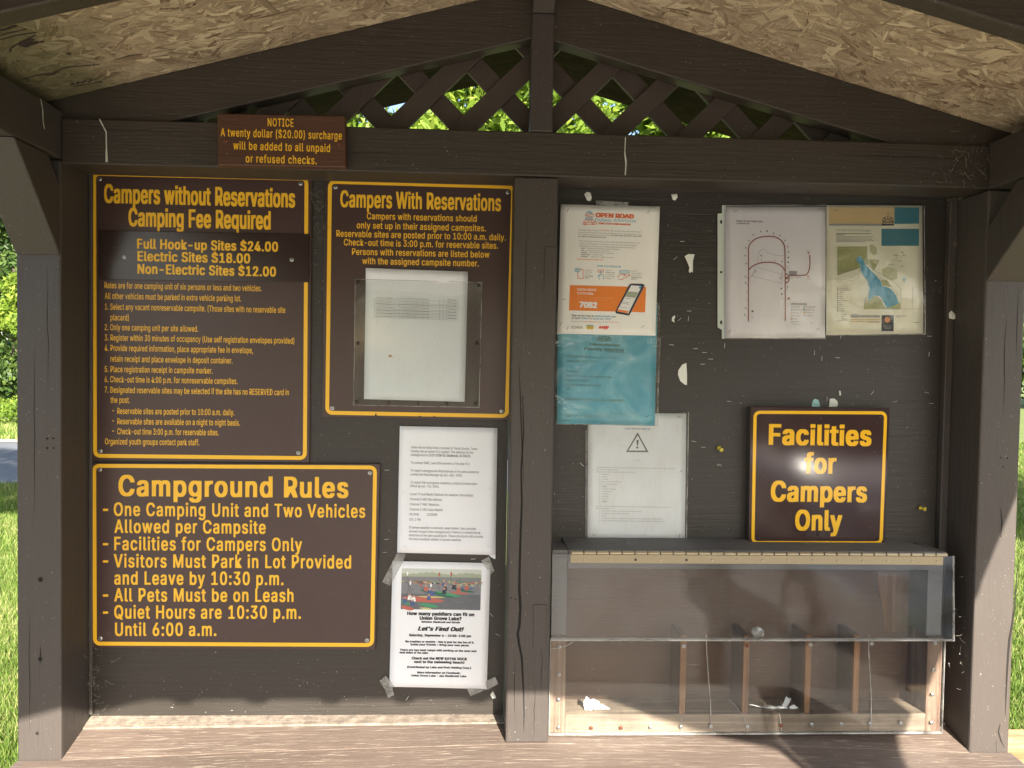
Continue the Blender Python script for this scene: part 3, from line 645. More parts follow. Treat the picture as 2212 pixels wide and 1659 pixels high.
class Face:
    """a flat sheet on the wall: printing is laid on it in layers 0.12 mm apart; warp = how the paper cockles"""
    def __init__(s, root, Y, ang=0.0, warp=0.0, seed=0):
        s.root = root; s.Y = Y; s.ang = ang; s.w = warp; s.seed = seed; s.n = 0
    def P(s, px, py): return at(px, py, s.Y)
    def dy(s, x, z):
        if not s.w: return 0.0
        return s.w*(math.sin(x*31+s.seed)*0.5+math.sin(z*23+s.seed*2.1)*0.6+math.sin(x*55+z*47+s.seed*1.3)*0.3-0.9)
    def build(s, name, mat, V, F, layer):
        if s.w: V, F = dice(V, F)
        o0 = wloc(s.root); me = bpy.data.meshes.new(name)
        vs_ = []; fs_ = []
        for f in F:      # every face its own corners and a hair of depth, so that crossing strokes never share a plane
            j = random.uniform(0, 0.00005); k = len(vs_)
            for i in f:
                x, z = V[i]; vs_.append((x-o0.x, s.Y-layer*0.00012-j+s.dy(x, z)-o0.y, z-o0.z))
            fs_.append(tuple(range(k, k+len(f))))
        me.from_pydata(vs_, [], fs_); me.materials.append(mat); me.update()
        o = bpy.data.objects.new(name, me); COL.objects.link(o); o.parent = s.root; return o
    def line_geo(s, t, xl, xr, yb, cap, bold=.0, fat=.0, shear=0.0, space=1.0):
        fat = fat+max(bold, 0)*(1.1 if fat else .75); bold = 0.0
        V, F = text_geo(t, 0.0, shear, space)
        if fat:
            n = len(V); fy = fat*.4; Vs = [V+np.array(d) for d in ((-fat, -fy), (fat, -fy), (0, 0), (-fat, fy), (fat, fy))]; F = [tuple(i+k*n for i in f) for k in range(5) for f in F]; V = np.concatenate(Vs)
        a = s.P(xl, yb); wd = (s.P(xr, yb)-a).length; sc = cap*(s.Y-CAM.y)/3028.0/(CAPH+2*bold)
        x0, x1 = V[:, 0].min(), V[:, 0].max(); U = (V[:, 0]-x0)/(x1-x0)*wd; W = (V[:, 1]+bold)*sc
        ca, sa = math.cos(s.ang), math.sin(s.ang)
        return [(a.x+u*ca-v*sa, a.z+u*sa+v*ca) for u, v in zip(U, W)], F
    def lines(s, rows, mat, name='lettering', layer=3, **kw):
        V = []; F = []
        for r in rows:
            k = dict(kw); k.update(r[5] if len(r) > 5 else {})
            v, f = s.line_geo(*r[:5], **k); n = len(V); V += v; F += [tuple(i+n for i in q) for q in f]
        return s.build(name, mat, V, F, layer)
    def polys(s, plist, mat, name='print', layer=1):
        V = []; F = []
        for pl in plist:
            n = len(V); V += [(p.x, p.z) for p in (s.P(*q) for q in pl)]; F.append(tuple(range(n, len(V))))
        o = s.build(name, mat, V, F, layer)
        if len(plist) > 1: o['kind'] = 'stuff'
        return o
    def strokes(s, slist, wd, mat, name='print', layer=2, closed=False):
        V = []; F = []
        for pts in slist:
            P = [s.P(*q) for q in pts]; P = [Vector((p.x, p.z)) for p in P]
            if closed: P.append(P[0])
            for a, b in zip(P[:-1], P[1:]):
                d = (b-a)
                if d.length < 1e-7: continue
                d.normalize(); nrm = Vector((-d.y, d.x))*wd/2; a2 = a-d*wd*.25; b2 = b+d*wd*.25
                n = len(V); V += [tuple(a2+nrm), tuple(b2+nrm), tuple(b2-nrm), tuple(a2-nrm)]; F.append((n, n+1, n+2, n+3))
        return s.build(name, mat, V, F, layer)
    def paper(s, corners, mat, name='sheet', nx=14, ny=18, thick=.0003, layer=0, curl=None):
        tl, tr, br, bl = [s.P(*c) for c in corners]; V = []; F = []
        b = MB()
        for j in range(ny+1):
            for i in range(nx+1):
                u, v = i/nx, j/ny; p = tl*(1-u)*(1-v)+tr*u*(1-v)+br*u*v+bl*(1-u)*v
                y = s.Y+s.dy(p.x, p.z)-layer*.00012
                if curl: y -= curl(u, v)
                b.v.append((p.x, y, p.z))
        for j in range(ny):
            for i in range(nx):
                a = j*(nx+1)+i; b.f.append((a, a+nx+1, a+nx+2, a+1))
        o = b.build(name, mat, s.root, smooth=True)
        if thick:
            m_ = o.modifiers.new('thickness', 'SOLIDIFY'); m_.thickness = thick; m_.offset = -1
        return o
def rrect(corners, r, k=5):   # rounded outline of a 4-corner figure given in picture px of the reference
    tl, tr, br, bl = [Vector(c) for c in corners]; out = []
    for a, p, c in ((bl, tl, tr), (tl, tr, br), (tr, br, bl), (br, bl, tl)):
        d1 = (a-p).normalized(); d2 = (c-p).normalized(); ctr = p+(d1+d2)*r
        for i in range(k+1):
            t = i/k*math.pi/2; out.append(tuple(ctr - d2*r*math.cos(t) - d1*r*math.sin(t)))
    return out
def ring(face, corners, th, ro, mat, layer=2, skip=None):
    tl, tr, br, bl = corners
    inner = [(tl[0]+th, tl[1]+th), (tr[0]-th, tr[1]+th), (br[0]-th, br[1]-th), (bl[0]+th, bl[1]-th)]
    A = rrect(corners, ro); B = rrect(inner, max(ro-th, 4)); n = len(A); V = [face.P(*q) for q in A]+[face.P(*q) for q in B]
    return face.build('border', mat, [(p.x, p.z) for p in V], [(i, (i+1) % n, n+(i+1) % n, n+i) for i in range(n)], layer)
def board(root, corners, Yf, th, mat, name='board', bev=.0012):
    P = [at(*c, Yf) for c in corners]
    tl, tr, br, bl = P
    return MB().prism([(p.x, Yf, p.z) for p in (bl, br, tr, tl)], (0, th, 0)).build(name, mat, root, bevel=bev)
SCREW = {}
def screw(px, py, Y, parent, r=.0048, mat='screw', slot='slot'):
    c = at(px, py, Y); key = (round(r, 4), mat)
    if key not in SCREW:
        b = MB().disc((0, 0, 0), (0, -1, 0), r, .0012, 14, .0009); SCREW[key] = None
        me = bpy.data.meshes.new('screw'); me.from_pydata([tuple(v) for v in b.v], [], b.f); me.materials.append(M[mat])
        a = r*.42; t = r*.10; y = -.00225; vs_ = []; fs_ = []
        for (w, h, yy) in ((a, t, y), (t, a, y-.00002)):
            k = len(b.v)+len(vs_); vs_ += [(-w, yy, -h), (w, yy, -h), (w, yy, h), (-w, yy, h)]; fs_.append((k, k+1, k+2, k+3))
        me2 = bpy.data.meshes.new('screw'); me2.from_pydata([tuple(v) for v in b.v]+vs_, [], b.f+fs_); me2.materials.append(M[mat]); me2.materials.append(M[slot])
        for p in list(me2.polygons)[-2:]: p.material_index = 1
        SCREW[key] = me2; bpy.data.meshes.remove(me)
    o = bpy.data.objects.new('screw', SCREW[key]); COL.objects.link(o); o.parent = parent; o.location = c-wloc(parent); o.rotation_euler = (0, random.uniform(0, 1.5), 0)
    return o
def staple_geo(b, px, py, ang, Y, L=.0085, r=.00042):
    c = at(px, py, Y); d = Vector((math.cos(ang), 0, math.sin(ang)))*L/2
    b.tube([c-d+Vector((0, .0012, 0)), c-d, c+Vector((0, -.0004, 0)), c+d, c+d+Vector((0, .0012, 0))], r, 5)
def paper_staple(face, px, py, ang, dark=True):
    b = MB(); staple_geo(b, px, py, ang, face.Y+face.dy(at(px, py, face.Y).x, at(px, py, face.Y).z)-.0009)
    return b.build('staple', M['stapled' if dark else 'staple'], face.root)
def root_at(name, px, py, Y, label, cat, group=None): return thing(name, at(px, py, Y), label, cat, group)

# ---- sign: campers without reservations
GS = 'brown and yellow enamel notice signs'
Y1 = -.006
s1 = root_at('notice_sign', 790, 1817, 0, 'tall brown sign headed Campers without Reservations, in yellow lettering', 'sign', GS)
cn = [(355, 667), (1229, 688), (1218, 1821), (360, 1813)]
board(s1, cn, Y1, .006, M['sign'])
f1 = Face(s1, Y1, R(0.0)); f1.ang = 0
ring(f1, [(363.5, 677), (1214.5, 696.5), (1208, 1811), (367, 1802)], 15, 27, M['yellow'])
HB = dict(bold=.012, fat=.030)
f1.lines([("Campers without Reservations", 410, 1162, 797, 68), ("Camping Fee Required", 506, 1066, 889, 67)], M['yellow'], bold=.008, fat=.028, space=1.05)
body = [("Rates are for one camping unit of six persons or less and two vehicles.", 412, 1030, 1134.4), ("All other vehicles must be parked in extra vehicle parking lot.", 413, 949.6, 1176.4),
 ("1. Select any vacant nonreservable campsite. (Those sites with no reservable site", 413, 1123.4, 1218.7), ("placard)", 435.6, 507.7, 1261), ("2. Only one camping unit per site allowed.", 412.5, 780.7, 1299.7),
 ("3. Register within 30 minutes of occupancy (Use self registration envelopes provided)", 412.5, 1159, 1340.4), ("4. Provide required information, place appropriate fee in envelope,", 412.5, 996.4, 1381),
 ("retain receipt and place envelope in deposit container.", 435.6, 915.8, 1423.8), ("5. Place registration receipt in campsite marker.", 412.5, 837.3, 1464.5), ("6. Check-out time is 4:00 p.m. for nonreservable campsites.", 412.5, 935.4, 1504.4),
 ("7. Designated reservable sites may be selected if the site has no RESERVED card in", 412.5, 1137.6, 1545.9), ("the post.", 435.6, 511.7, 1585.8), ("-", 442, 449.5, 1627), ("Reservable sites are posted prior to 10:00 a.m. daily.", 462, 923, 1629.3),
 ("-", 442, 449.5, 1667), ("Reservable sites are available on a night to night basis.", 462, 945, 1670), ("-", 442, 449.5, 1707), ("Check-out time 3:00 p.m. for reservable sites.", 462, 860.9, 1709.5), ("Organized youth groups contact park staff.", 414, 784.8, 1749.3)]
f1.lines([(t, a, b, y, 23) for t, a, b, y in body], M['yellow'], name='lettering', bold=.002, fat=.009, space=1.05)
pl = board(s1, [(386, 906), (1218, 921), (1217, 1112), (389, 1101)], Y1-.003, .0022, M['plate'], 'fee_plate')
fp1 = Face(s1, Y1-.0031)
fp1.lines([("Full Hook-up Sites $24.00", 540, 1095, 977.8, 36), ("Electric Sites $18.00", 541.4, 985, 1026.6, 36), ("Non-Electric Sites $12.00", 541.4, 1086.8, 1076.7, 36)], M['yellow'], bold=.018, fat=.016, space=1.08)
for q in ((393, 705), (1184, 722), (395, 1776), (1175, 1783)): screw(*q, Y1, s1)
for q in ((489, 1012), (1149, 1022)): screw(*q, Y1-.003, s1)
MB().disc(at(390, 1005, Y1-.0004), (0, -1, 0), .0025, .0002, 10).build('hole', M['crack_shade'], s1)
# ---- sign: campers with reservations
Y2 = -.006
s2 = root_at('notice_sign', 1650, 1650, 0, 'brown sign headed Campers With Reservations holding a printed list', 'sign', GS)
board(s2, [(1282, 699), (2036, 723), (2012, 1655), (1268, 1642)], Y2, .006, M['sign'])
f2 = Face(s2, Y2)
ring(f2, [(1292, 708.5), (2028.5, 729), (2003, 1645.5), (1281, 1632.5)], 15, 27, M['yellow'])
f2.lines([("Campers With Reservations", 1340, 1972.6, 814, 62)], M['yellow'], bold=.008, fat=.022, space=1.06)
f2.lines([(t, a, b, y, 24.5) for t, a, b, y in (("Campers with reservations should", 1444.5, 1876.7, 862.7), ("only set up in their assigned campsites.", 1404.7, 1913, 898.8), ("Reservable sites are posted prior to 10:00 a.m. daily.", 1324.4, 1991.4, 931.4),
 ("Check-out time is 3:00 p.m. for reservable sites.", 1354, 1961, 965.7), ("Persons with reservations are listed below", 1386, 1927.3, 1002.6), ("with the assigned campsite number.", 1426.4, 1885.7, 1039.2))], M['yellow'], bold=.004, fat=.012, space=1.06)
for q in ((1321.5, 736), (2000, 757), (1308, 1607), (1975.5, 1618.5)): screw(*q, Y2, s2)
# chipped enamel on the lower border
for q_ in ([(1474, 1640), (1480, 1626), (1484, 1635), (1489, 1641)], [(1488, 1643), (1500, 1637), (1502, 1645)], [(1640, 1641), (1655, 1637), (1668, 1643)], [(1690, 1643), (1712, 1638), (1722, 1645)]): f2.polys([q_], M['i_black'], 'chip', 4)
# the printed list behind its cover
sh = root_at('paper_list', 1640, 1570, Y2, 'white printed list of reservations pinned behind a clear cover', 'paper')
fl = Face(sh, Y2-.0015, R(-1.2), .0004, 1)
fl.paper([(1441.6, 1056), (1842.7, 1070.6), (1829.8, 1582.3), (1432.8, 1571.3)], M['paper'], curl=lambda u, v: .006*max(0, .25-v)**1.3*4)
g4 = lambda a, b: (1260+a*.3676, 1050+b*.3676)
tb = []
def tabpt(u, v):  # u, v in the crop's table frame
    x = 590+(1478-590)*u + (583-590)*v*(1-u)+(1468-1478)*v*u; y = 150+(180-150)*u + (395-2*u)*v
    return g4(x, y)
rows_v = [0, .165]+[.165+.0835*i for i in range(1, 11)]
for v in rows_v: tb.append([tabpt(0, v), tabpt(1, v)])
for u in (0, .24, .298, .397, .499, .595, .655, .786, .873, 1): tb.append([tabpt(u, 0), tabpt(u, 1)])
fl.strokes(tb, .0004, M['i_mid'], 'table_rules', 2)
rws = []
hd = [("Loop", .10, .15, .13), ("Site", .25, .29, .13), ("Resv", .33, .37, .13), ("Arrival", .42, .48, .13), ("Departure", .505, .59, .13), ("Order", .603, .645, .09), ("Status", .603, .645, .13), ("Primary", .70, .76, .03), ("Occupant Last", .66, .78, .085), ("Name", .70, .745, .135), ("# of", .82, .85, .09), ("People", .80, .86, .135), ("Camping Unit", .88, .99, .13)]
for t, a, b, v in hd: x0, y0 = tabpt(a, v+.008); x1, _ = tabpt(b, v); rws.append((t, x0, x1, y0, 6))
units = ["RV/Motorhome", "Travel Trailer", "RV/Motorhome", "Fifth Wheel", "Fifth Wheel", "Travel Trailer", "Fifth Wheel", "Tent", "Tent", "Tent"]
for i in range(10):
    v = .165+.0835*i+.058
    for t, a, b in (("Union Grove Campground", .02, .22), (str((1, 1, 18, 5, 6, 7, 7, 29, 30, 31)[i]), .262, .275), ("2-0%d" % (2230184+i*5717), .303, .39), ("08/27/2021", .402, .494), ("08/29/2021", .504, .59), ("Active", .602, .648), (str((5, 2, 5, 2, 3, 5, 2, 2, 3, 2)[i]), .825, .833), (units[i], .885, .985)):
        x0, y0 = tabpt(a, v); x1, _ = tabpt(b, v); rws.append((t, x0, x1, y0, 5.2))
fl.lines(rws, M['i_mid'], bold=.006, layer=3)
fl.strokes([[tabpt(.02, v), tabpt(.98, v)] for v in (.165+.0835*5+.04, .165+.0835*7+.04, .165+.0835*8+.04, .165+.0835*9+.04)], .0005, M['i_grey'], 'pen_strike', 4)
fl.polys([[g4(730, 955), g4(750, 940), g4(768, 952), g4(782, 975), g4(765, 968), g4(745, 972)]], M['i_skin'], 'smudge', 4)
ac = root_at('clear_cover', 1640, 1600, Y2, 'clear plastic cover screwed over the reservations list', 'cover')
board(ac, [(1398, 1098.5), (1898, 1111.8), (1887, 1604.3), (1392, 1595)], Y2-.0045, .0015, M['cover'], 'panel', 0)
fa = Face(ac, Y2-.0046)
fa.strokes([[(1398.5, 1099), (1897.5, 1112)], [(1897.5, 1112), (1886.5, 1604)], [(1886.5, 1604), (1392.5, 1595)], [(1392.5, 1595), (1398.5, 1099)]], .0011, M['acredge'], 'cut_edge', 1)
for a, b in ((405, 170), (1697, 203), (408, 820), (1675, 822), (395, 1448), (733, 1452), (1050, 1465), (1355, 1470), (1665, 1472)): screw(*g4(a, b), Y2-.0045, ac, .0040, 'screwd')
# ---- sign: campground rules
Y3 = -.008
s3 = root_at('notice_sign', 920, 2555, 0, 'wide brown sign headed Campground Rules, lowest on the left panel', 'sign', GS)
board(s3, [(353.5, 1823), (1497, 1826), (1478.5, 2558.5), (360, 2551)], Y3, .008, M['sign'])
f3 = Face(s3, Y3)
ring(f3, [(363.5, 1824.5+2), (1484.5, 1833), (1472.5, 2547), (366.5, 2541.5)], 15, 27, M['yellow'])
f3.lines([("Campground Rules", 466.6, 1371.7, 1951, 78)], M['yellow'], bold=.008, fat=.024, space=1.12)
rl = [("One Camping Unit and Two Vehicles", 448.4, 1438.2, 2030), ("Allowed per Campsite", 451, 1046.3, 2097), ("Facilities for Campers Only", 450.2, 1189.4, 2165), ("Visitors Must Park in Lot Provided", 448.4, 1382.6, 2233),
 ("and Leave by 10:30 p.m.", 450, 1116.5, 2300.4), ("All Pets Must be on Leash", 450, 1155.7, 2367), ("Quiet Hours are 10:30 p.m.", 450, 1184.8, 2434.3), ("Until 6:00 a.m.", 453, 852.2, 2502.7)]
f3.lines([(t, a, b, y, 50.5) for t, a, b, y in rl], M['yellow'], bold=.004, fat=.020, space=1.13)
for y in (2030, 2165, 2233, 2367, 2434.3): f3.polys([[(405.6, y-27), (426.5, y-27), (426.5, y-18), (405.6, y-18)]], M['yellow'], 'dash', 3)
for q in ((393, 1849), (1457, 1862), (395, 2514), (1445, 2522)): screw(*q, Y3, s3)
# ---- sign: facilities
Y4 = -.026
s4 = root_at('notice_sign', 3215, 2155, 0, 'square glossy brown sign reading Facilities for Campers Only', 'sign', GS)
board(s4, [(2956, 1601), (3504, 1606), (3483.5, 2156.5), (2947.5, 2154.5)], Y4, .004, M['gloss'])
board(s4, [(2956, 1603), (3500, 1608), (3480, 2152), (2947.5, 2152)], Y4+.0042, .0215, M['px'], 'backing_block')
f4 = Face(s4, Y4)
ring(f4, [(2967, 1617), (3493.5, 1619.5), (3475, 2144), (2958, 2142.5)], 12.5, 25, M['yellowg'])
f4.lines([("Facilities", 3026, 3430.5, 1749, 79), ("for", 3166, 3292, 1862, 79), ("Campers", 3034, 3413, 1972.3, 79), ("Only", 3129.7, 3314.7, 2086.2, 79)], M['yellowg'], bold=.012, fat=.026, space=1.09)
for a, b in ((1071, 144), (1332, 148), (1590, 140), (1064, 665), (1320, 645), (1580, 665)): screw(2016+a*.9114, 1512+b*.9114, Y4, s4, .0040, 'screwd')
# ---- wooden notice on the beam
s5 = root_at('wooden_notice', 1107, 664, -.12, 'small routed wooden NOTICE sign about the surcharge, fixed to the beam', 'sign')
board(s5, [(853, 445), (1360, 455), (1362, 660), (856, 652)], -.141, .0205, M['signwood'], 'board', .003)
f5 = Face(s5, -.1411)
f5.lines([("NOTICE", 1054, 1156, 496.6, 30), ("A twenty dollar ($20.00) surcharge", 869, 1346, 536, 30), ("will be added to all unpaid", 918.7, 1299.7, 588, 30), ("or refused checks.", 967.5, 1247.5, 639, 30)], M['yellow'], bold=.006, fat=.012, space=1.12)
for q in ((890, 553), (1336, 564)): screw(*q, -.141, s5, .0045, 'rust')

# ---- emergency information sheet
k = .3496; gA = lambda a, b: (1480+a*k, 1640+b*k)
pA = root_at('paper_notice', 1760, 2180, 0, 'white paper with park emergency telephone numbers, stapled below the reservations sign', 'paper')
fA = Face(pA, -.003, R(-.9), .0007, 2)
fA.paper([gA(270, 108), gA(1370, 128), gA(1347, 1560), gA(240, 1532)], M['paper'])
tA = [("Union Grove State Park is located in Tama County. Tama", 397, 1138, 357), ("County has an active 911 system. The address for the", 395, 1096, 400), ("campground is", 393, 588, 442), ("To contact EMS, Law Enforcement or Fire dial 911", 393, 1057, 530),
 ("To report campground disturbances or for park questions", 391, 1161, 618), ("contact the Park Manager @ 641-481-3905.", 390, 975, 662), ("To report fish and game violations contact Conservation", 388, 1140, 752), ("Officer @ 641-751-0931.", 387, 715, 794),
 ("Local TV and Radio Stations for weather information:", 386, 1098, 884), ("Channel 5 ABC Des Moines", 384, 743, 941), ("Channel 7 NBC Waterloo", 383, 712, 998), ("Channel 2 CBS Cedar Rapids", 381, 753, 1056), ("90.9FM", 379, 480, 1113), ("1230AM", 574, 687, 1115), ("101.1 FM", 377, 502, 1170),
 ("If severe weather is eminent, seek shelter. Use concrete", 373, 1127, 1260), ("shower house in the campground or there is a cement block", 373, 1178, 1304), ("restroom at the dam parking lot. These structures will provide", 371, 1206, 1347), ("the best available shelter in severe weather.", 371, 966, 1390)]
fA.lines([(t, *gA(a, y)[:1], gA(b, y)[0], gA(a, y)[1], 9.2) for t, a, b, y in tA], M['i_grey'], bold=.012)
fA.lines([("1215 220th St. Gladbrook, IA 50635.", gA(597, 0)[0], gA(1070, 0)[0], gA(0, 446)[1], 9.2)], M['i_grey'], bold=.035)
fA.polys([[gA(1270, 1556), gA(1347, 1558), gA(1345, 1606), gA(1300, 1585)]], M['paper'], 'torn_corner', 0)
for a, b, g in ((372, 145, .1), (1270, 160, -.1), (313, 848, .5), (1285, 812, -.5), (318, 1458, .15), (335, 1478, 0), (1270, 1458, -.1)): paper_staple(fA, *gA(a, b), g, False)
# ---- paddlers poster
k_ = 560/1548; gB = lambda a, b: (1480+a*k_, 2160+b*k_)
pB = root_at('poster', 1730, 2710, 0, 'white poster about paddlers on the lake with a photo of kayaks, taped at its corners', 'poster')
fB = Face(pB, -.0035, R(-1.0), .0006, 4)
fB.paper([gB(182, 135), gB(1250, 158), gB(1207, 1528), gB(147, 1502)], M['paper'])
LX = lambda u, v: gB(283+(1150-283)*u+(270-283)*v, 213+17*u*(1-v)+(658-213)*v+12*u*v)   # picture frame, u v in 0..1
fB.polys([[LX(0, 0), LX(1, 0), LX(1, .20), LX(0, .20)]], M['i_mist'], 'picture', 1)
hill = [LX(0, .22)]+[LX(i/40, .11+.02*math.sin(i*.33)+.012*math.sin(i*1.9)) for i in range(41)]+[LX(1, .22)]
fB.polys([hill[::-1]], M['i_hill'], 'picture', 2)
fB.polys([[LX(0, .20), LX(1, .20), LX(1, .62), LX(0, .62)]], M['i_water'], 'picture', 3)
fB.polys([[LX(0, .62), LX(1, .62), LX(1, 1), LX(0, 1)]], M['i_waterd'], 'picture', 3)
rs = random.Random(4)
def kayak(u0, v0, u1, v1, h):
    n = 9; top = []; bot = []
    for i in range(n):
        t = i/(n-1); w_ = h*math.sin(math.pi*t)**.6; u = u0+(u1-u0)*t; v = v0+(v1-v0)*t; top.append(LX(u, v-w_*.45)); bot.append(LX(u, v+w_*.55))
    return top+bot[::-1]
kk = {'i_kred': [(.0, .71, .55, .79, .13), (.60, .56, .86, .60, .05), (0, .93, .17, 1.0, .10)], 'i_kgreen': [(.22, .86, .48, .93, .09), (.42, .55, .76, .68, .07), (0, .80, .12, .88, .07)], 'i_kdark': [(.23, .52, .68, .70, .09), (.62, .47, .93, .56, .06)], 'i_kyel': [(.20, .68, .56, .70, .045), (.23, .96, .40, .99, .05)], 'i_kblue': [(.70, .48, .92, .47, .04)]}
fcol = {k2: [] for k2 in ('i_kred', 'i_kgreen', 'i_kblue', 'i_kyel', 'i_skin', 'i_white', 'i_navy')}
for i in range(150):
    u = rs.uniform(0, 1); v = .27+rs.uniform(0, .10)*(1 if u < .55 else 1.6); a = rs.uniform(.004, .011); c = rs.choice(list(fcol)); fcol[c].append([LX(u, v-a), LX(u+a, v), LX(u, v+a*1.2), LX(u-a, v)])
for i in range(60):
    u = rs.uniform(0, 1); v = rs.uniform(.30, .38); a = rs.uniform(.02, .05); c = rs.choice(('i_kred', 'i_kgreen', 'i_kyel', 'i_navy')); fcol[c].append([LX(u-a, v), LX(u, v-.012), LX(u+a, v), LX(u, v+.015)])
for u, v, c in ((.31, .50, 'i_kred'), (.36, .58, 'i_kblue'), (.40, .60, 'i_kblue'), (.54, .56, 'i_navy'), (.55, .48, 'i_navy'), (.53, .36, 'i_kblue'), (.72, .50, 'i_kred'), (.82, .46, 'i_kred'), (.35, .72, 'i_kblue'), (.11, .72, 'i_white'), (.16, .76, 'i_white'), (.15, .86, 'i_kblue'), (.05, .80, 'i_kblue'), (.66, .44, 'i_navy')):
    fcol[c].append([LX(u-.018, v-.06), LX(u+.018, v-.06), LX(u+.028, v+.05), LX(u-.028, v+.05)]); fcol['i_skin'].append([LX(u-.012, v-.10), LX(u+.012, v-.10), LX(u+.014, v-.055), LX(u-.014, v-.055)])
for u, v, c in ((.07, .13, 'i_white'), (.11, .36, 'i_white'), (.24, .40, 'i_kred'), (.37, .41, 'i_white'), (.47, .14, 'i_kred'), (.62, .12, 'i_kred'), (.45, .32, 'i_kblue')):
    fcol[c].append([LX(u, v-.07), LX(u+.016, v-.02), LX(u+.006, v+.06), LX(u-.012, v)])
fB.polys([[LX(u, v), LX(u+d/2, v-.006), LX(u+d, v), LX(u+d/2, v+.005)] for u, v, d in [(rs.uniform(0, .95), rs.uniform(.42, .97), rs.uniform(.02, .06)) for _ in range(150)]], M['i_waterd'], 'picture', 4)
fB.polys([[LX(u, v), LX(u+d/2, v-.005), LX(u+d, v), LX(u+d/2, v+.004)] for u, v, d in [(rs.uniform(0, .95), rs.uniform(.5, .97), rs.uniform(.02, .05)) for _ in range(110)]], M['i_water'], 'picture', 4)
for c, l_ in kk.items(): fB.polys([kayak(*q)[::-1] for q in l_], M[c], 'picture', 5)
for c, l_ in fcol.items(): fB.polys([q[::-1] for q in l_], M[c], 'picture', 6 if c != 'i_skin' else 7)
fB.strokes([[LX(.075, .19), LX(.13, .9)], [LX(.11, .42), LX(.145, .65)], [LX(.10, .45), LX(.04, .78)], [LX(.25, .43), LX(.32, .64)], [LX(.38, .45), LX(.40, .55)], [LX(.47, .2), LX(.47, .35)], [LX(.62, .16), LX(.62, .42)], [LX(.45, .35), LX(.48, .5)], [LX(.73, .2), LX(.73, .4)]], .0006, M['i_navy'], 'picture', 8)
tB = [("How many paddlers can fit on", 340, 1072, 725, 36, {}), ("Union Grove Lake?", 476, 933, 776, 36, {}), ("Between Gladbrook and Garwin", 495, 917, 809, 20, dict(shear=.25)), ("Let's Find Out!", 455, 960, 894, 44, dict(shear=.3)),
 ("Saturday, September 4 – 10:00-2:00 pm", 360, 1037, 955, 25, {}), ("No trophies or medals – this is just for the fun of it.", 320, 1071, 1022, 21, {}), ("Invite your friends • Bring your own picnic", 376, 1016, 1055, 21, {}), ("There are two boat ramps with parking on the west and", 260, 1095, 1113, 21, {}),
 ("east sides of the lake.", 257, 574, 1142, 21, {}), ("Check out the NEW KAYAK DOCK", 389, 993, 1207, 27, {}), ("next to the swimming beach!", 415, 965, 1246, 27, {}), ("(Contributed by Lake and Park Holding Corp.)", 340, 1037, 1300, 21, {}), ("More information on Facebook:", 450, 921, 1360, 21, {}), ("Union Grove Lake - aka Gladbrook Lake", 387, 985, 1393, 21, {})]
fB.lines([(t, gB(a, y)[0], gB(b, y)[0], gB(a, y-4)[1], c*k_, d) for t, a, b, y, c, d in tB], M['i_black'], bold=.03, fat=.03, space=1.08)
def tape(face, pts, layer=6, name='tape'):
    P = [face.P(*q) for q in pts]; b = MB(); b.add([(p.x, face.Y-.0006-layer*.0001+face.dy(p.x, p.z)*.5, p.z) for p in P], [tuple(range(len(P)))[::-1]])
    return b.build(name, M['tape'], face.root)
tape(fB, [gB(232, 48), gB(330, 54), gB(300, 140), gB(155, 405), gB(70, 360)]); tape(fB, [gB(1145, 130), gB(1232, 86), gB(1292, 245), gB(1254, 275), gB(1190, 200)])
tape(fB, [gB(40, 1435), gB(110, 1380), gB(200, 1500), gB(105, 1540)]); tape(fB, [gB(105, 1540), gB(182, 1500), gB(198, 1590), gB(135, 1622)], 7)
tape(fB, [gB(1195, 1440), gB(1297, 1392), gB(1332, 1470), gB(1210, 1535)]); tape(fB, [gB(990, 1520), gB(1215, 1525), gB(1150, 1555), gB(1030, 1600)], 7)
# ---- blue market flyer in its sleeve (below the passport poster)
k6 = 480/1896; gD = lambda a, b: (2160+a*k6, 1280+b*k6)
pD = root_at('flyer', 2390, 1672, 0, 'faded sky blue flyer of a family market in a wrinkled clear sleeve', 'flyer')
fD = Face(pD, -.0042, R(-.8), .0007, 5)
fD.paper([(2197, 1190), (2588, 1200), gD(1650, 1560), gD(125, 1533)], M['bluepaper'])
n_ = 40; ov = lambda rx, ry: [gD(862+rx*math.cos(2*math.pi*i/n_), 215+ry*math.sin(2*math.pi*i/n_)) for i in range(n_)]
A_ = ov(122, 44); B_ = ov(100, 30); V_ = [fD.P(*q) for q in A_]+[fD.P(*q) for q in B_]
fD.build('logo_ring', M['i_teal2'], [(p.x, p.z) for p in V_], [(i, (i+1) % n_, n_+(i+1) % n_, n_+i) for i in range(n_)], 2)
fD.lines([("HFM", gD(775, 0)[0], gD(945, 0)[0], gD(0, 238)[1], 46*k6, dict(bold=.03, fat=.04, shear=.15)), ("Hometown", gD(637, 0)[0], gD(1110, 0)[0], gD(0, 318)[1], 42*k6, dict(bold=.02, fat=.04)), ("Family Market", gD(548, 0)[0], gD(1178, 0)[0], gD(0, 388)[1], 42*k6, dict(bold=.02, fat=.04)), ("Locally Owned", gD(865, 0)[0], gD(1180, 0)[0], gD(0, 422)[1], 22*k6, dict(shear=.35, bold=.02))], M['i_teal2'])
fD.lines([(t, gD(a, 0)[0], gD(b, 0)[0], gD(0, y)[1], 33*k6) for t, a, b, y in (("310 2nd Street Gladbrook, Ia 50635", 273, 1080, 501), ("Phone 641-473-3222", 273, 757, 570), ("Firewood", 270, 483, 730), ("Made to order sub sandwiches", 270, 990, 803), ("Fresh cut meat", 268, 615, 868), ("Propane tank exchange", 265, 820, 938), ("Ice", 263, 328, 1000))], M['i_teal2'], bold=.015)
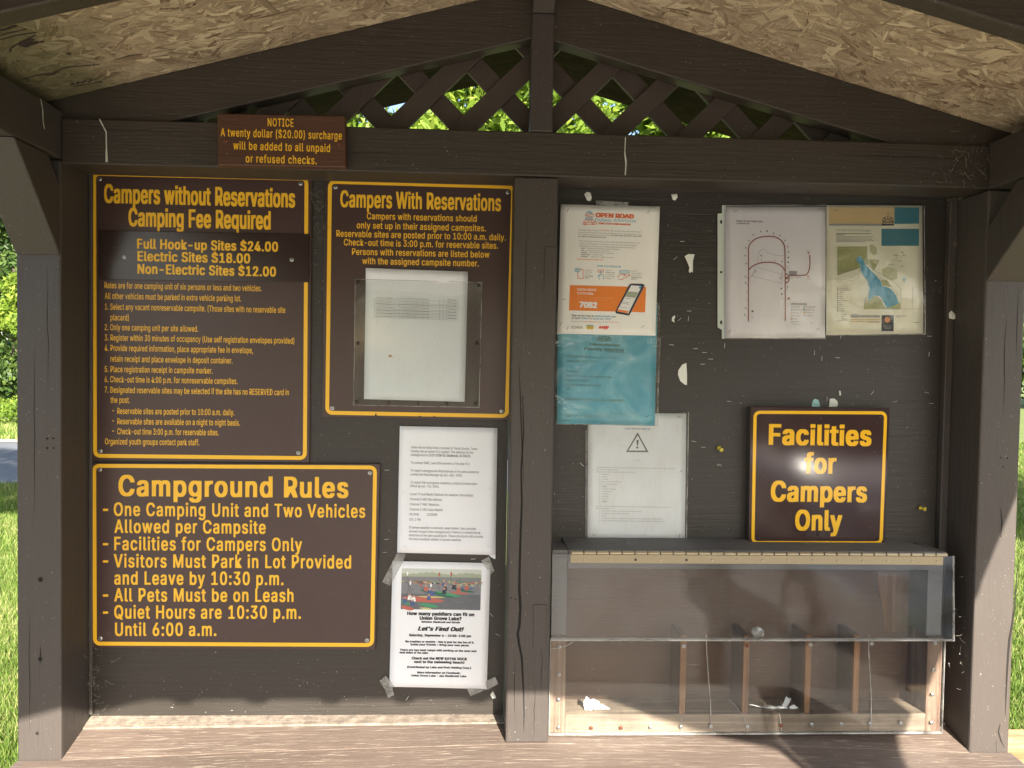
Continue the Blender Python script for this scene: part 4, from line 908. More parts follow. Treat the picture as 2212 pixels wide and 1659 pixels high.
fD.lines([("Soft Serve Ice Cream now Available!!!", gD(258, 0)[0], gD(1180, 0)[0], gD(0, 1165)[1], 34*k6)], M['i_fadteal'], bold=.03, fat=.02)
fD.lines([("Check out our website", gD(255, 0)[0], gD(690, 0)[0], gD(0, 1422)[1], 34*k6), ("www.", gD(252, 0)[0], gD(360, 0)[0], gD(0, 1495)[1], 34*k6)], M['i_fadteal'], bold=.012)
for a, b, g in ((315, 1420, .3), (1540, 1418, .45), (845, 1528, 0)): paper_staple(fD, *gD(a, b), g)
fD.Y -= .0016; fD.w = .0016
fD.paper([(2190, 1180), (2598, 1192), gD(1690, 1565), gD(105, 1538)], M['sleeve'], 'sleeve', 16, 22, 0); fD.strokes([[(2598, 1330), gD(1690, 1565)], [gD(1690, 1565), gD(105, 1538)]], .0012, M['acredge'], 'sleeve_edge', 2)
# ---- passport poster
k5 = 480/1531; gC = lambda a, b: (2160+a*k5, 780+b*k5)
pC = root_at('poster', 2390, 1318, 0, 'off-white park passport poster with an orange band, stapled above the blue flyer', 'poster')
fC = Face(pC, -.0095, R(-.9), .0008, 6)
fC.paper([gC(152, 77), gC(1397, 107), (2580, 1322), (2194, 1314)], M['warm'], curl=lambda u, v: .003*max(0, u-.8)*5*max(0, v-.85)*6)
def L5(t, a, b, y, c, **kw): return (t, gC(a, y)[0], gC(b, y)[0], gC(a, y)[1], c*k5, kw)
fC.lines([L5("OPEN ROAD", 587, 1072, 238, 52, bold=.03, fat=.03)], M['i_rorange']); fC.lines([L5("IOWA STATE PARK PASSPORT", 622, 1035, 328, 20, bold=.03, fat=.03)], M['i_rorange'])
fC.lines([L5("Endless", 572, 790, 296, 46, shear=.4, bold=-.0), L5("Adventures", 806, 1100, 298, 46, shear=.4)], M['i_blue'])
S5 = lambda l_, w, m, ly=2, cl=False: fC.strokes([[gC(*q) for q in s] for s in l_], w, M[m], 'print', ly, cl)
S5([[(430, 330), (440, 300), (465, 277), (560, 277), (598, 300), (600, 328), (430, 330)], [(448, 305), (590, 305)], [(500, 278), (500, 305)], [(540, 278), (540, 305)]], .0013, 'i_rorange')
S5([[(450, 320), (462, 312), (474, 320), (474, 332), (462, 338), (450, 332), (450, 320)], [(548, 318), (560, 310), (572, 318), (572, 330), (560, 336), (548, 330), (548, 318)], [(455, 212), (500, 235), (560, 232), (565, 205), (510, 195), (455, 212)], [(465, 225), (555, 205)]], .0012, 'i_rorange', 3)
S5([[(462, 245), (550, 245), (550, 270), (462, 270), (462, 245)], [(462, 256), (550, 256)], [(475, 205), (470, 190), (482, 178), (496, 188), (494, 203)], [(525, 203), (523, 188), (537, 178), (550, 190), (545, 205)], [(484, 190), (505, 168), (532, 168), (537, 190)], [(505, 168), (515, 195), (532, 168)], [(495, 165), (510, 160)]], .0010, 'i_blue', 3)
fC.lines([L5("Visit State Parks. Check in.", 372, 642, 406, 14), L5("With the 2021 Iowa State Park Passport,", 776, 1168, 418, 14), L5("you're a road trip away from an adventure. Discover Iowa's state park system, check", 372, 1168, 436, 14), L5("in to track your progress and earn prizes.", 372, 770, 463, 14),
 L5("First 1,000 people to 10 check-ins earn a 2021 Iowa State Park Passport t-shirt.", 387, 1153, 545, 15), L5("Check in to 30 parks for a chance to win one of four activity trackers.", 387, 1113, 577, 15), L5("Every check-in is an entry into monthly Endless Adventures Prize Packs:", 385, 1080, 607, 15),
 L5("- Paddleboard and water sport accessories", 462, 885, 636, 14), L5("- Camping tent and accessories", 455, 765, 662, 14), L5("- Hammock and picnic accessories", 488, 823, 689, 14), L5("- Cooler set", 525, 682, 716, 14), L5("- $500 gift card", 500, 811, 743, 14),
 L5("Open Iowa", 455, 548, 910, 13), L5("State Park", 454, 545, 934, 13), L5("Passport", 453, 528, 959, 13), L5("Click on", 716, 790, 914, 13), L5("the park you", 714, 826, 966, 13), L5("are currently", 714, 824, 991, 13), L5("visiting", 714, 775, 1014, 13), L5("Enter the", 1034, 1113, 922, 13), L5("displayed PIN or", 1034, 1173, 948, 13), L5("use your GPS to", 1033, 1170, 974, 13), L5("Questions: Email", 286, 425, 1553, 12), L5("or call/text", 660, 745, 1560, 12)], M['i_mid'], bold=.004)
fC.lines([L5("It's free to sign up and the more parks", 782, 1168, 474, 14), L5("you visit, the more prizes you earn!", 370, 722, 488, 14), L5("June", 407, 455, 634, 14), L5("July", 407, 447, 661, 14), L5("August", 407, 480, 688, 14), L5("September", 405, 518, 714, 14), L5("October", 405, 490, 741, 14), L5("your mobile", 452, 558, 984, 13), L5("device", 451, 508, 1008, 13), L5("'Check-In' at", 716, 828, 940, 13), L5("complete your", 1032, 1163, 999, 13), L5("check-in", 1032, 1106, 1021, 13), L5("Sign up for free at", 288, 567, 1482, 22), L5("or text", 288, 388, 1516, 22), L5("to", 513, 545, 1521, 20)], M['i_grey'], bold=.03)
fC.lines([L5("Earn Prizes.", 652, 766, 412, 14), L5("Prizes sponsored by AARP Iowa", 358, 679, 773, 15), L5("support@iowadnr.gov", 428, 655, 1556, 12), L5("866-495-4600", 755, 870, 1563, 12)], M['i_rorange'], bold=.02)
fC.lines([L5("HOW TO CHECK IN", 608, 905, 863, 21, bold=.03), L5("www.iowadnr.gov", 578, 850, 1490, 22, bold=.03), L5("PARKS", 400, 502, 1518, 22, bold=.02), L5("(515) 531-5995", 557, 782, 1524, 22, bold=.03)], M['i_blue'])
S5([[(395, 897), (432, 897), (434, 1012), (368, 1010), (365, 925)], [(620, 903), (687, 903), (687, 930), (620, 930), (620, 903)], [(865, 1000), (890, 965), (930, 955), (960, 962), (940, 975), (1018, 960), (1022, 972), (960, 1000), (920, 1022), (880, 1022)]], .0013, 'i_rorange')
S5([[(332, 885), (392, 883), (392, 922), (372, 924), (366, 936), (360, 924), (332, 922), (332, 885)], [(345, 898), (380, 898)], [(345, 908), (375, 908)], [(640, 1020), (622, 985), (630, 965), (645, 985), (648, 920), (660, 920), (662, 960), (690, 970), (695, 1000), (682, 1022)], [(892, 910), (1013, 912), (1013, 942), (960, 944), (950, 955), (942, 944), (892, 942), (892, 910)], [(905, 927), (925, 927)], [(937, 927), (953, 927)], [(965, 927), (982, 927)], [(992, 928), (1004, 928)]], .0013, 'i_blue')
P5 = lambda pl, m, ly: fC.polys([[gC(*q) for q in s][::-1] for s in pl], M[m], 'print', ly)
P5([[(268, 1093), (1223, 1117), (1212, 1435), (255, 1410)]], 'i_orange', 1)
fC.lines([L5("UNION GROVE", 358, 600, 1160, 27, bold=.025), L5("STATE PARK", 358, 562, 1208, 27, bold=.025), L5("7082", 385, 610, 1372, 70, bold=.03, fat=.03)], M['i_white'])
fC.lines([L5("ENTER THE FOLLOWING PIN NUMBER", 358, 805, 1252, 18), L5("TO COMPLETE YOUR CHECK-IN", 358, 722, 1280, 18)], M['i_lorange'])
P5([[(1035, 1073), (1185, 1078), (1200, 1092), (1195, 1115), (1022, 1455), (1000, 1476), (845, 1448), (836, 1425), (1010, 1090)]], 'i_navy', 3); P5([[(1037, 1096), (1168, 1106), (1000, 1449), (857, 1421)]], 'i_white', 4)
P5([[(990, 1172), (1123, 1184), (1088, 1255), (957, 1238)]], 'i_hill', 5); P5([[(870, 1396), (1002, 1421), (990, 1446), (858, 1421)]], 'i_orange', 5); P5([[(1142, 1105), (1167, 1107), (1153, 1138), (1128, 1135)]], 'i_blue', 5)
S5([[(960, 1258), (1035, 1265)], [(925, 1300), (1010, 1312)], [(915, 1318), (1005, 1332)], [(888, 1365), (980, 1380)]], .0008, 'i_mid', 5); S5([[(1205, 1090), (1205, 1105), (1010, 1480), (1000, 1482)]], .0009, 'i_mid', 2)
fC.lines([L5("IOWA", 283, 428, 1637, 34)], M['i_grey']); fC.lines([L5("AARP", 628, 757, 1638, 33, bold=.03, fat=.03), L5("Iowa", 688, 740, 1655, 12)], M['i_red'])
P5([[(475, 1592), (560, 1592), (560, 1606), (475, 1606)]], 'i_blue', 2); fC.lines([L5("DNR", 477, 567, 1638, 34, bold=.04, fat=.05)], M['i_yellow'])
P5([[(480, 1640), (558, 1642), (556, 1648), (482, 1647)]], 'i_yellow', 2)
for a, b, g in ((243, 150, 1.2), (1255, 172, 1.05), (155, 1580, 1.1), (240, 1630, 1.25), (190, 1270, .05), (1185, 1615, .7)): paper_staple(fC, *gC(a, b), g)
tape(fC, [gC(592, 32), gC(1007, 52), gC(1000, 98), gC(600, 86)], -4)
# ---- carbon monoxide sheet
k7 = 520/1487; gE = lambda a, b: (2240+a*k7, 1580+b*k7)
pE = root_at('paper_notice', 2510, 2130, 0, 'water-stained white safety sheet with a warning triangle, below the blue flyer', 'paper')
fE = Face(pE, -.0022, R(-.3), .0006, 8)
fE.paper([gE(213, 132), gE(1320, 138), gE(1305, 1570), gE(210, 1556)], M['paper2'])
A_ = [(773, 350), (895, 572), (643, 570)]; B_ = [(773, 382), (868, 556), (668, 555)]
V_ = [fE.P(*gE(*q)) for q in A_+B_]; fE.build('warning_triangle', M['i_grey'], [(p.x, p.z) for p in V_], [(0, 1, 4, 3), (1, 2, 5, 4), (2, 0, 3, 5)], 2)
fE.polys([[gE(759, 435), gE(785, 435), gE(779, 498), gE(765, 498)], [gE(769+13*math.cos(i*.785), 520+13*math.sin(i*.785)) for i in range(8)][::-1]], M['i_grey'], 'exclamation_mark', 2)
def L7(t, a, b, y, c=12): return (t, gE(a, y)[0], gE(b, y)[0], gE(a, y)[1], c*k7)
fE.lines([L7("Carbon Monoxide Safety Tips", 628, 915, 313, 16), L7("fatigue", 367, 425, 963), L7("collapse", 367, 430, 1130)], M['i_grey'], bold=.02)
tE = [("Warning", 733, 803, 667), ("Carbon Monoxide is a colorless, odorless, poisonous gas, and exposure can be fatal. This facility is equipped", 308, 1195, 748), ("with a carbon monoxide alarm.", 308, 560, 772), ("Symptoms of carbon monoxide exposure may include:", 308, 750, 798),
 ("headache", 367, 450, 826), ("nausea", 367, 428, 853), ("vomiting", 367, 440, 880), ("loss of muscle coordination", 367, 593, 909), ("loss of consciousness", 367, 540, 937), ("shortness of breath", 367, 525, 991), ("blurred vision", 367, 478, 1019), ("weakness", 367, 445, 1047), ("confusion", 367, 445, 1075), ("dizziness", 367, 437, 1103),
 ("What to do if your carbon monoxide alarm is sounding, or you are experiencing any symptoms of carbon", 305, 1140, 1187), ("monoxide exposure:", 305, 467, 1211), ("Never ignore a carbon monoxide alarm that is sounding", 365, 820, 1239), ("Immediately move outside to fresh air", 365, 680, 1266), ("Call 911", 365, 425, 1293), ("Do a head count to make sure all persons and pets are accounted for", 365, 1063, 1322), ("Do not reenter the building until the emergency responders have given you permission", 365, 1075, 1349)]
fE.lines([L7(*q) for q in tE], M['i_pale'], bold=.012)
fE.polys([[gE(343+4*math.cos(i*1.05), y-5+4*math.sin(i*1.05)) for i in range(6)][::-1] for y in [825+27.8*i for i in range(12)]+[1237, 1264, 1291, 1320, 1347]], M['i_mid'], 'bullets', 2)
for a, b, g, d in ((280, 1507, -.4, 1), (1247, 1512, 1.5, 1), (775, 1552, -.15, 1), (1262, 786, .8, 1), (1240, 176, .05, 1)): paper_staple(fE, *gE(a, b), g)
fE.Y -= .0014; fE.w = .0014; fE.paper([gE(192, 120), gE(1348, 124), gE(1322, 1572), gE(190, 1545)], M['sleeve'], 'sleeve', 16, 22, 0); fE.strokes([[gE(1345, 126), gE(1322, 1570)], [gE(192, 330), gE(192, 1545)]], .0016, M['acredge'], 'sleeve_edge', 2)
# ---- campground map
k8 = 900/2212; gF = lambda a, b: (2800+a*k8, 780+b*k8)
pF = root_at('map_sheet', 3055, 1330, 0, 'white campground loop map in a punched sheet protector', 'map')
fF = Face(pF, -.003, 0, .0006, 9)
fF.paper([gF(142, 82), gF(1109, 84), gF(1104, 1350), gF(140, 1354)], M['papergloss'])
def L8(f, t, a, b, y, c): return (t, gF(a, y)[0], gF(b, y)[0], gF(a, y)[1], c*k8)
fF.lines([L8(0, "Union Grove State Park", 245, 498, 229, 17), L8(0, "CAMPGROUND", 245, 372, 251, 12), L8(0, "CAMPGROUND KEY", 766, 927, 1029, 14)], M['i_grey'], bold=.03)
S8 = lambda f, l_, w, m, ly=2, cl=False, nm='print': f.strokes([[gF(*q) for q in s] for s in l_], w, M[m], nm, ly, cl)
S8(fF, [[(360, 1192), (360, 495), (366, 462), (384, 432), (415, 404), (455, 384), (505, 374), (555, 371), (605, 374), (640, 386), (672, 408), (695, 436), (708, 465), (711, 500), (715, 700), (717, 1188)],
        [(363, 695), (385, 670), (420, 648), (460, 632), (510, 623), (560, 621), (610, 626), (650, 640), (680, 660), (700, 682), (709, 705)], [(717, 730), (738, 742), (750, 762), (753, 785), (746, 806), (718, 828)], [(755, 750), (890, 748), (918, 742), (936, 724), (948, 690), (956, 630), (952, 553)]], .0028, 'i_loop', 3, nm='campground_road')
S8(fF, [[(450, 632), (452, 565), (470, 515), (500, 492), (518, 497), (545, 530), (620, 555), (710, 560)], [(425, 665), (693, 740), (680, 828), (395, 755), (425, 665)], [(485, 560), (485, 620)], [(360, 790), (425, 710)], [(690, 700), (672, 770)], [(768, 1034), (926, 1034)], [(742, 840), (727, 895)]] + [[(334, y), (358, y+28)] for y in (762, 820, 895, 975, 1060, 1140)], .0005, 'i_mid', 2)
P8 = lambda f, pl, m, ly: f.polys([[gF(*q) for q in s][::-1] for s in pl], M[m], 'print', ly)
sq = lambda x, y, r: [(x-r, y-r), (x+r, y-r), (x+r, y+r), (x-r, y+r)]
tri = lambda x, y, r: [(x, y-r), (x+r, y+r*.8), (x-r, y+r*.8)]
P8(fF, [sq(942, 532, 10), sq(937, 756, 10), sq(779, 1168, 9)], 'i_pink', 2); P8(fF, [[(752, 705), (828, 706), (828, 745), (752, 744)]], 'i_slate', 2); P8(fF, [sq(731, 773, 12), sq(748, 972, 11)], 'i_loop', 4)
mk = [(336, 480), (328, 555), (335, 633), (330, 757), (333, 815), (330, 1060), (326, 1127), (405, 350), (603, 340), (662, 360), (713, 408), (737, 468), (746, 518), (484, 552), (683, 614), (428, 704), (670, 770), (737, 862), (365, 408)]
P8(fF, [tri(x, y, 8) for x, y in mk]+[sq(478, 325, 6), sq(540, 320, 7), sq(745, 575, 7), sq(743, 622, 7), sq(678, 877, 8), sq(682, 930, 8), sq(400, 1095, 9)], 'i_grey', 3)
P8(fF, [tri(x, y+14, 3.5) for x, y in mk], 'i_mid', 3); P8(fF, [tri(779, 1080, 10), [(898+10*math.cos(i), 1078+10*math.sin(i)) for i in range(6)]], 'i_blue', 3); P8(fF, [tri(779, 1110, 10), [(898+10*math.cos(i), 1108+10*math.sin(i)) for i in range(6)]], 'i_yellow', 3); P8(fF, [tri(779, 1138, 9)], 'i_slate', 3)
S8(fF, [sq(684, 972, 10), sq(776, 770, 10), sq(779, 1196, 8), tri(779, 1052, 9)], .0004, 'i_mid', 3, True)
S8(fF, [[(x+8*math.cos(i*.785), y+8*math.sin(i*.785)) for i in range(8)] for x, y in ((615, 605), (743, 675), (400, 1148), (898, 1052), (898, 1137))], .0004, 'i_mid', 3, True)
fF.lines([L8(0, t, a, b, y+5, 10) for t, a, b, y in (("Reservable", 793, 858, 1052), ("20/30/50 amp", 793, 878, 1081), ("Full hook-up", 793, 868, 1110), ("Non-electric", 793, 865, 1138), ("Cabins", 793, 830, 1167), ("Dumpster", 793, 850, 1196), ("Shady Tree", 793, 860, 1219), ("Non-Reservable", 912, 1008, 1052), ("20/30 amp", 912, 1000, 1081), ("Full hook-up", 912, 985, 1108), ("Non-electric", 912, 980, 1137), ("To Cabins", 803, 862, 766), ("CABIN 1", 918, 962, 512), ("CABIN 2", 915, 962, 780), ("N", 963, 973, 1210))], M['i_mid'], bold=.01)
for a, b, g in ((236, 128, .45), (1045, 107, .02), (178, 1288, .85), (1035, 1265, .75)): paper_staple(fF, *gF(a, b), g)
strip = [(105, 70), (145, 72), (140, 1360), (104, 1360), (103, 1275), (62, 1250), (62, 152), (104, 148)]
P_ = [at(*gF(*q), -.0030) for q in strip]; MB().add([(p.x, -.0036, p.z) for p in P_], [tuple(range(8))[::-1]]).build('punched_strip', M['foam'], pF)
fF2 = Face(pF, -.0038); fF2.polys([[gF(97+11*math.cos(i*.6), y+h_*math.sin(i*.6)) for i in range(10)][::-1] for y, h_ in ((230, 20), (717, 13), (1203, 21))], M['panelflat'] if 'panelflat' in M else M['i_black'], 'punched_hole', 1)
fF.Y -= .0018; fF.w = .0016; fF.paper([gF(130, 70), gF(1112, 70), gF(1106, 1362), gF(128, 1364)], M['sleeve'], 'sleeve', 18, 24, 0); fF.strokes([[gF(128, 72), gF(1112, 70)], [gF(106*1.0+22, 1360), gF(1106, 1360)]], .0014, M['acredge'], 'sleeve_edge', 2)
fF.strokes([[gF(136, 80), gF(134, 1355)]], .0035, M['i_slate'], 'sleeve_seam', 1)
# ---- state park map
pG = root_at('map_sheet', 3440, 1318, 0, 'cream coloured park map with a blue lake, laminated, right of the loop map', 'map')
fG = Face(pG, -.0033, 0, .0005, 10)
fG.paper([gF(1115, 70), gF(2045, 72), gF(2050, 1310), gF(1113, 1325)], M['cream'])
P8(fG, [[(1140, 90), (1772, 90), (1772, 250), (1140, 246)]], 'i_tan', 1); P8(fG, [[(1773, 90), (2013, 90), (2013, 248), (1773, 250)], [(1648, 297), (2012, 297), (2010, 462), (1648, 462)]], 'i_mapteal', 1)
P8(fG, [[(1140, 248), (1648, 250), (1648, 268), (1140, 268)], [(1350, 1133), (1630, 1133), (1630, 1156), (1350, 1156)]], 'i_pale', 2); P8(fG, [[(1648, 248), (1770, 250), (1770, 266), (1648, 268)], [(1648, 1133), (1766, 1133), (1765, 1288), (1646, 1288)]], 'i_navy', 3)
P8(fG, [[(1350, 1170), (1630, 1170), (1630, 1182), (1350, 1182)], [(1350, 1190), (1630, 1190), (1630, 1200), (1350, 1200)]], 'i_tan', 2)
P8(fG, [[(1705+28*math.cos(i*.45), 1177+28*math.sin(i*.45)) for i in range(14)]], 'i_lorange', 4)
star = []
for i in range(16): r_ = (58, 16)[i % 2]; a_ = i*math.pi/8; star.append((1710+r_*math.cos(a_), 222-min(r_*math.sin(a_), 60)*.85) if math.sin(a_) > -.15 else (1710+r_*math.cos(a_), 228))
S8(fG, [star], .0011, 'i_navy', 3, True); S8(fG, [[(1665, 243), (1660, 205), (1690, 180)], [(1755, 243), (1760, 205), (1730, 180)], [(1650, 238), (1770, 238)]], .0012, 'i_navy', 3)
fG.lines([L8(0, "N", 1702, 1718, 165, 16)], M['i_navy']); fG.lines([L8(0, "EXPLORE IOWA STATE PARKS!", 1210, 1542, 318, 18)], M['i_pale'], bold=.012)
P8(fG, [[(1220, 472), (1508, 470), (1510, 598), (1625, 598), (1572, 705), (1512, 640), (1430, 680), (1220, 748)], [(1475, 1075), (1480, 1010), (1520, 985), (1560, 955), (1600, 948), (1640, 975), (1690, 1068), (1830, 1010), (1834, 1075)], [(1640, 790), (1700, 790), (1740, 860), (1660, 850)]], 'i_green', 1)
P8(fG, [[(1428, 563), (1455, 572), (1478, 615), (1500, 655), (1550, 705), (1600, 755), (1637, 800), (1655, 852), (1700, 862), (1742, 880), (1770, 915), (1792, 950), (1815, 1020), (1755, 1045), (1698, 1063), (1670, 1010), (1650, 972), (1625, 950), (1590, 945), (1556, 962), (1536, 988), (1515, 980), (1522, 930), (1530, 870), (1512, 800), (1470, 750), (1448, 690), (1438, 640), (1405, 605), (1410, 578)]], 'i_lake', 3)
S8(fG, [[(1220, 520), (1260, 515), (1300, 490), (1335, 500), (1345, 530), (1380, 560), (1405, 620), (1400, 680), (1350, 700), (1290, 712), (1255, 690), (1250, 640), (1300, 590), (1310, 530)], [(1145, 780), (1250, 785), (1370, 800), (1420, 775), (1435, 690)], [(1440, 690), (1480, 760), (1515, 810), (1520, 930), (1480, 990), (1475, 1075), (1834, 1075), (1834, 880), (1760, 800), (1640, 730), (1572, 705)], [(1620, 780), (1670, 780), (1720, 830), (1800, 920), (1810, 960)], [(1530, 1010), (1560, 1045), (1640, 1060), (1700, 1063)], [(1490, 985), (1500, 1020), (1530, 1020)], [(1220, 472), (1508, 470), (1508, 640)], [(1220, 472), (1220, 748), (1415, 680)], [(1530, 598), (1625, 598), (1572, 705)], [(1834, 1075), (2005, 1073)], [(1945, 850), (1945, 1073)], [(1790, 545), (1790, 600), (1755, 605)], [(1765, 555), (1830, 555)]], .0005, 'i_mid', 4)
P8(fG, [[(1530, 460), (1560, 450), (1600, 480), (1605, 540), (1570, 555), (1535, 520)], [(1650, 690), (1720, 660), (1800, 700), (1800, 780), (1740, 800), (1660, 760)], [(1832, 520), (1850, 508), (1868, 530), (1866, 545), (1840, 540)]], 'i_greenl', 1)
tl_ = []
for y in (345, 357): tl_.append([(1210, y), (1545 if y < 350 else 1290, y)])
for i in range(5): tl_.append([(1212, 374+12.2*i), ((1572, 1558, 1555, 1577, 1500)[i], 374+12.2*i)])
S8(fG, tl_[:2], .0014, 'i_grey', 2); S8(fG, tl_[2:], .0010, 'i_mid', 2)
S8(fG, [[(1238, y), (1238+(85, 110, 40, 25, 30, 38, 72, 22, 30, 20, 50, 50)[i], y)] for i, y in enumerate((872, 890, 912, 932, 952, 972, 993, 1013, 1032, 1052, 1072, 1092))]+[[(1262, y), (1262+w_, y)] for y, w_ in ((1126, 45), (1143, 25), (1162, 20), (1180, 48))]+[[(1790, 1137), (1887, 1137)], [(1790, 1148), (1870, 1148)], [(1520, 1202), (1628, 1202)], [(1350, 1125), (1420, 1125)], [(1766, 553), (1800, 553)], [(1800, 608), (1835, 608)], [(1715, 645), (1770, 648)], [(1830, 658), (1865, 660)], [(1848, 556), (1886, 556)], [(1955, 1203), (2013, 1205)], [(1212, 1190), (1258, 1190)]], .0009, 'i_grey', 3)
P8(fG, [sq(1223, y, 5) for y in (872, 890, 912, 932, 952, 972, 993, 1013, 1032, 1052, 1072, 1092)]+[sq(x, y, 3) for x, y in ((1535, 845), (1555, 905), (1690, 880), (1720, 885), (1733, 912), (1760, 955), (1650, 808), (1615, 1055), (1580, 1020), (1595, 1012), (1590, 1026), (1690, 825))], 'i_navy', 5)
S8(fG, [[(1865, 762), (1865, 818)], [(1845, 790), (1887, 790)], [(1853, 778), (1877, 802)], [(1877, 778), (1853, 802)]], .0010, 'i_lake', 3)
S8(fG, [[(1665, 1235), (1745, 1235)], [(1670, 1250), (1740, 1250)], [(1680, 1262), (1730, 1262)]], .0011, 'i_mid', 4)
for a, b, g in ((1207, 118, 0), (1905, 101, 0)): paper_staple(fG, *gF(a, b), g)
fG.Y -= .0016; fG.w = .0016; fG.paper([gF(1111, 68), gF(2062, 74), gF(2068, 1318), gF(1110, 1332)], M['sleeve'], 'sleeve', 18, 24, 0); fG.strokes([[gF(2060, 80), gF(2067, 1316)], [gF(1110, 1331), gF(2067, 1317)]], .0014, M['acredge'], 'sleeve_edge', 2)

# ------------------------------------------------------------------ literature box on the shelf
M['peeled'] = rawwood('peeled_plywood_veneer', 'z', (0.10, 0.04, 0.02), (0.24, 0.15, 0.085))
BXR = thing('literature_box', (.60, -.05, EYE-.80), 'empty clear-fronted brochure box standing on the shelf, right of the middle post', 'box')
X0, X1 = .163, 1.023; ZB, ZT = -.796, -.4115
def bb(n, m, x0, x1, y0, y1, z0, z1, bev=.0012): return BX(n, M[m], BXR, x0, x1, y0, y1, z0, z1, bev)
bb('back_board', 'boxback', X0+.002, X1-.002, -.010, -.0006, ZB, ZT-.001, 0)
bb('bottom_rail', 'rawx', X0+.034, X1-.034, -.0895, -.0115, ZB, -.757)
for x0 in (X0, X1-.034):
    bb('stile', 'rawz', x0, x0+.0335, -.0895, -.011, ZB, -.588); bb('stile', 'boxtop', x0, x0+.0335, -.082, -.011, -.5875, ZT-.0015)
bb('top_rail', 'boxtop', X0+.034, X1-.034, -.086, -.066, ZT-.030, ZT-.001)
tb_ = MB(); tb_.hexa([(X0+.035, -.088, EYE+ZT), (X1-.02, -.088, EYE+ZT), (X1-.045, -.0006, EYE+ZT+.003), (X0+.030, -.0006, EYE+ZT+.003), (X0+.035, -.088, EYE+ZT+.011), (X1-.02, -.088, EYE+ZT+.011), (X1-.045, -.0006, EYE+ZT+.018), (X0+.030, -.0006, EYE+ZT+.018)])
tb_.build('top_board', M['boxtop'], BXR, bevel=.001)
for x0, x1 in ((X0, X0+.0335), (X1-.019, X1+.002)): bb('top_block', 'boxtop', x0, x1, -.087, -.001, ZT, ZT+.010)
for px, m in ((c3(1750, 600)[0], 'orange'), (c4(398, 600)[0], 'orange'), (c4(803, 600)[0], 'orange'), (c4(1120, 600)[0], 'orange')):
    x = at(px, 2560, -.088).x
    d_ = MB().box(x-.0065, x+.0065, -.0795, -.0115, EYE-.7565, EYE-.585).build('divider', M['divpaint'], BXR, bevel=.001)
    MB().box(x-.0065, x+.0065, -.0885, -.0797, EYE-.7565, EYE-.585).build('divider_edge', M[m], d_, bevel=.001)
def peel(pts, Y, m, n_):
    P = [at(*q, Y) for q in pts]; MB().prism([(p.x, Y, p.z) for p in P][::-1], (0, .0012, 0)).build(n_, M[m], BXR)
peel([c4(1255, 100), c4(1262, 200), c4(1285, 320), c4(1300, 470), c4(1350, 480), c4(1395, 470), c4(1440, 480), c4(1462, 380), c4(1470, 250), c4(1480, 100)], -.0113, 'peeled', 'bare_patch')
peel([c4(1500, 110), c4(1505, 180), c4(1498, 300), c4(1518, 240), c4(1530, 150), c4(1528, 105)], -.0113, 'peeled', 'bare_patch')
peel([c4(1425, 540), c4(1420, 800), c4(1432, 830), c4(1450, 700), c4(1462, 545)], -.0113, 'peeled', 'bare_patch')
# clear front, its lid and the piano hinge
fr = MB(); za = EYE+ZB-.002; zb = EYE-.5905
fr.box(X0-.001, X1+.002, -.0945, -.0905, za, zb).build('front_pane', M['acrylic'], BXR)
lid = MB(); yt, yb_ = -.0935, -.1045; zt, zl = EYE+ZT+.004, EYE-.5885
lid.hexa([(X0-.001, yb_-.004, zl), (X1+.013, yb_-.004, zl), (X1+.013, yb_, zl), (X0-.001, yb_, zl), (X0-.001, yt-.004, zt), (X1+.013, yt-.004, zt), (X1+.013, yt, zt), (X0-.001, yt, zt)])
L_ = lid.build('lid', M['lid'], BXR)
e = MB(); e.box(X0-.001, X1+.013, yb_-.0046, yb_+.0004, zl-.0012, zl+.0016); e.box(X1+.0115, X1+.014, yb_-.0046, yb_+.0004, zl, zl+.002)
e.hexa([(X1+.0112, yb_-.0046, zl), (X1+.0136, yb_-.0046, zl), (X1+.0136, yb_, zl), (X1+.0112, yb_, zl), (X1+.0112, yt-.0046, zt), (X1+.0136, yt-.0046, zt), (X1+.0136, yt, zt), (X1+.0112, yt, zt)]); e.build('lid_edge', M['acredge'], BXR)
e = MB(); e.box(X0-.001, X1+.002, -.0950, -.0902, zb-.0016, zb+.0012); e.box(X0-.0018, X0-.0002, -.0949, -.0903, za, zb); e.box(X1+.0012, X1+.0028, -.0949, -.0903, za, zb); e.box(X0-.001, X1+.002, -.0950, -.0902, za-.0012, za+.0016); e.build('pane_edge', M['acredge'], BXR)
for i in range(30):
    x = X0+.040+i*.02735
    MB().tube([(x, -.0965, zt+.003), (x+.0245, -.0965, zt+.003)], .0037, 8).build('hinge_knuckle', M['hinge'], BXR, smooth=False)
bb('hinge_leaf', 'leaf_hinge', X0+.038, X1-.012, -.0995, -.0982, ZT-.0145, ZT+.0035, 0)
for i in range(15):
    c = Vector((X0+.067+i*.0548, -.0996, EYE+ZT-.0068)); MB().disc(c, (0, -1, 0), .0026, .0012, 8, .0008).build('rivet', M['hinge'] if i != 2 and i != 4 else M['screwd'], BXR)
kc = at(*c4(450, 465), -.108)
MB().tube([kc, kc+Vector((0, -.012, 0)), kc+Vector((0, -.014, 0)), kc+Vector((0, -.022, 0))], [.006, .006, .0125, .0135], 14).build('lid_knob', clear('clear_knob', .25, .08, (.85, .87, .88)), BXR, smooth=True)
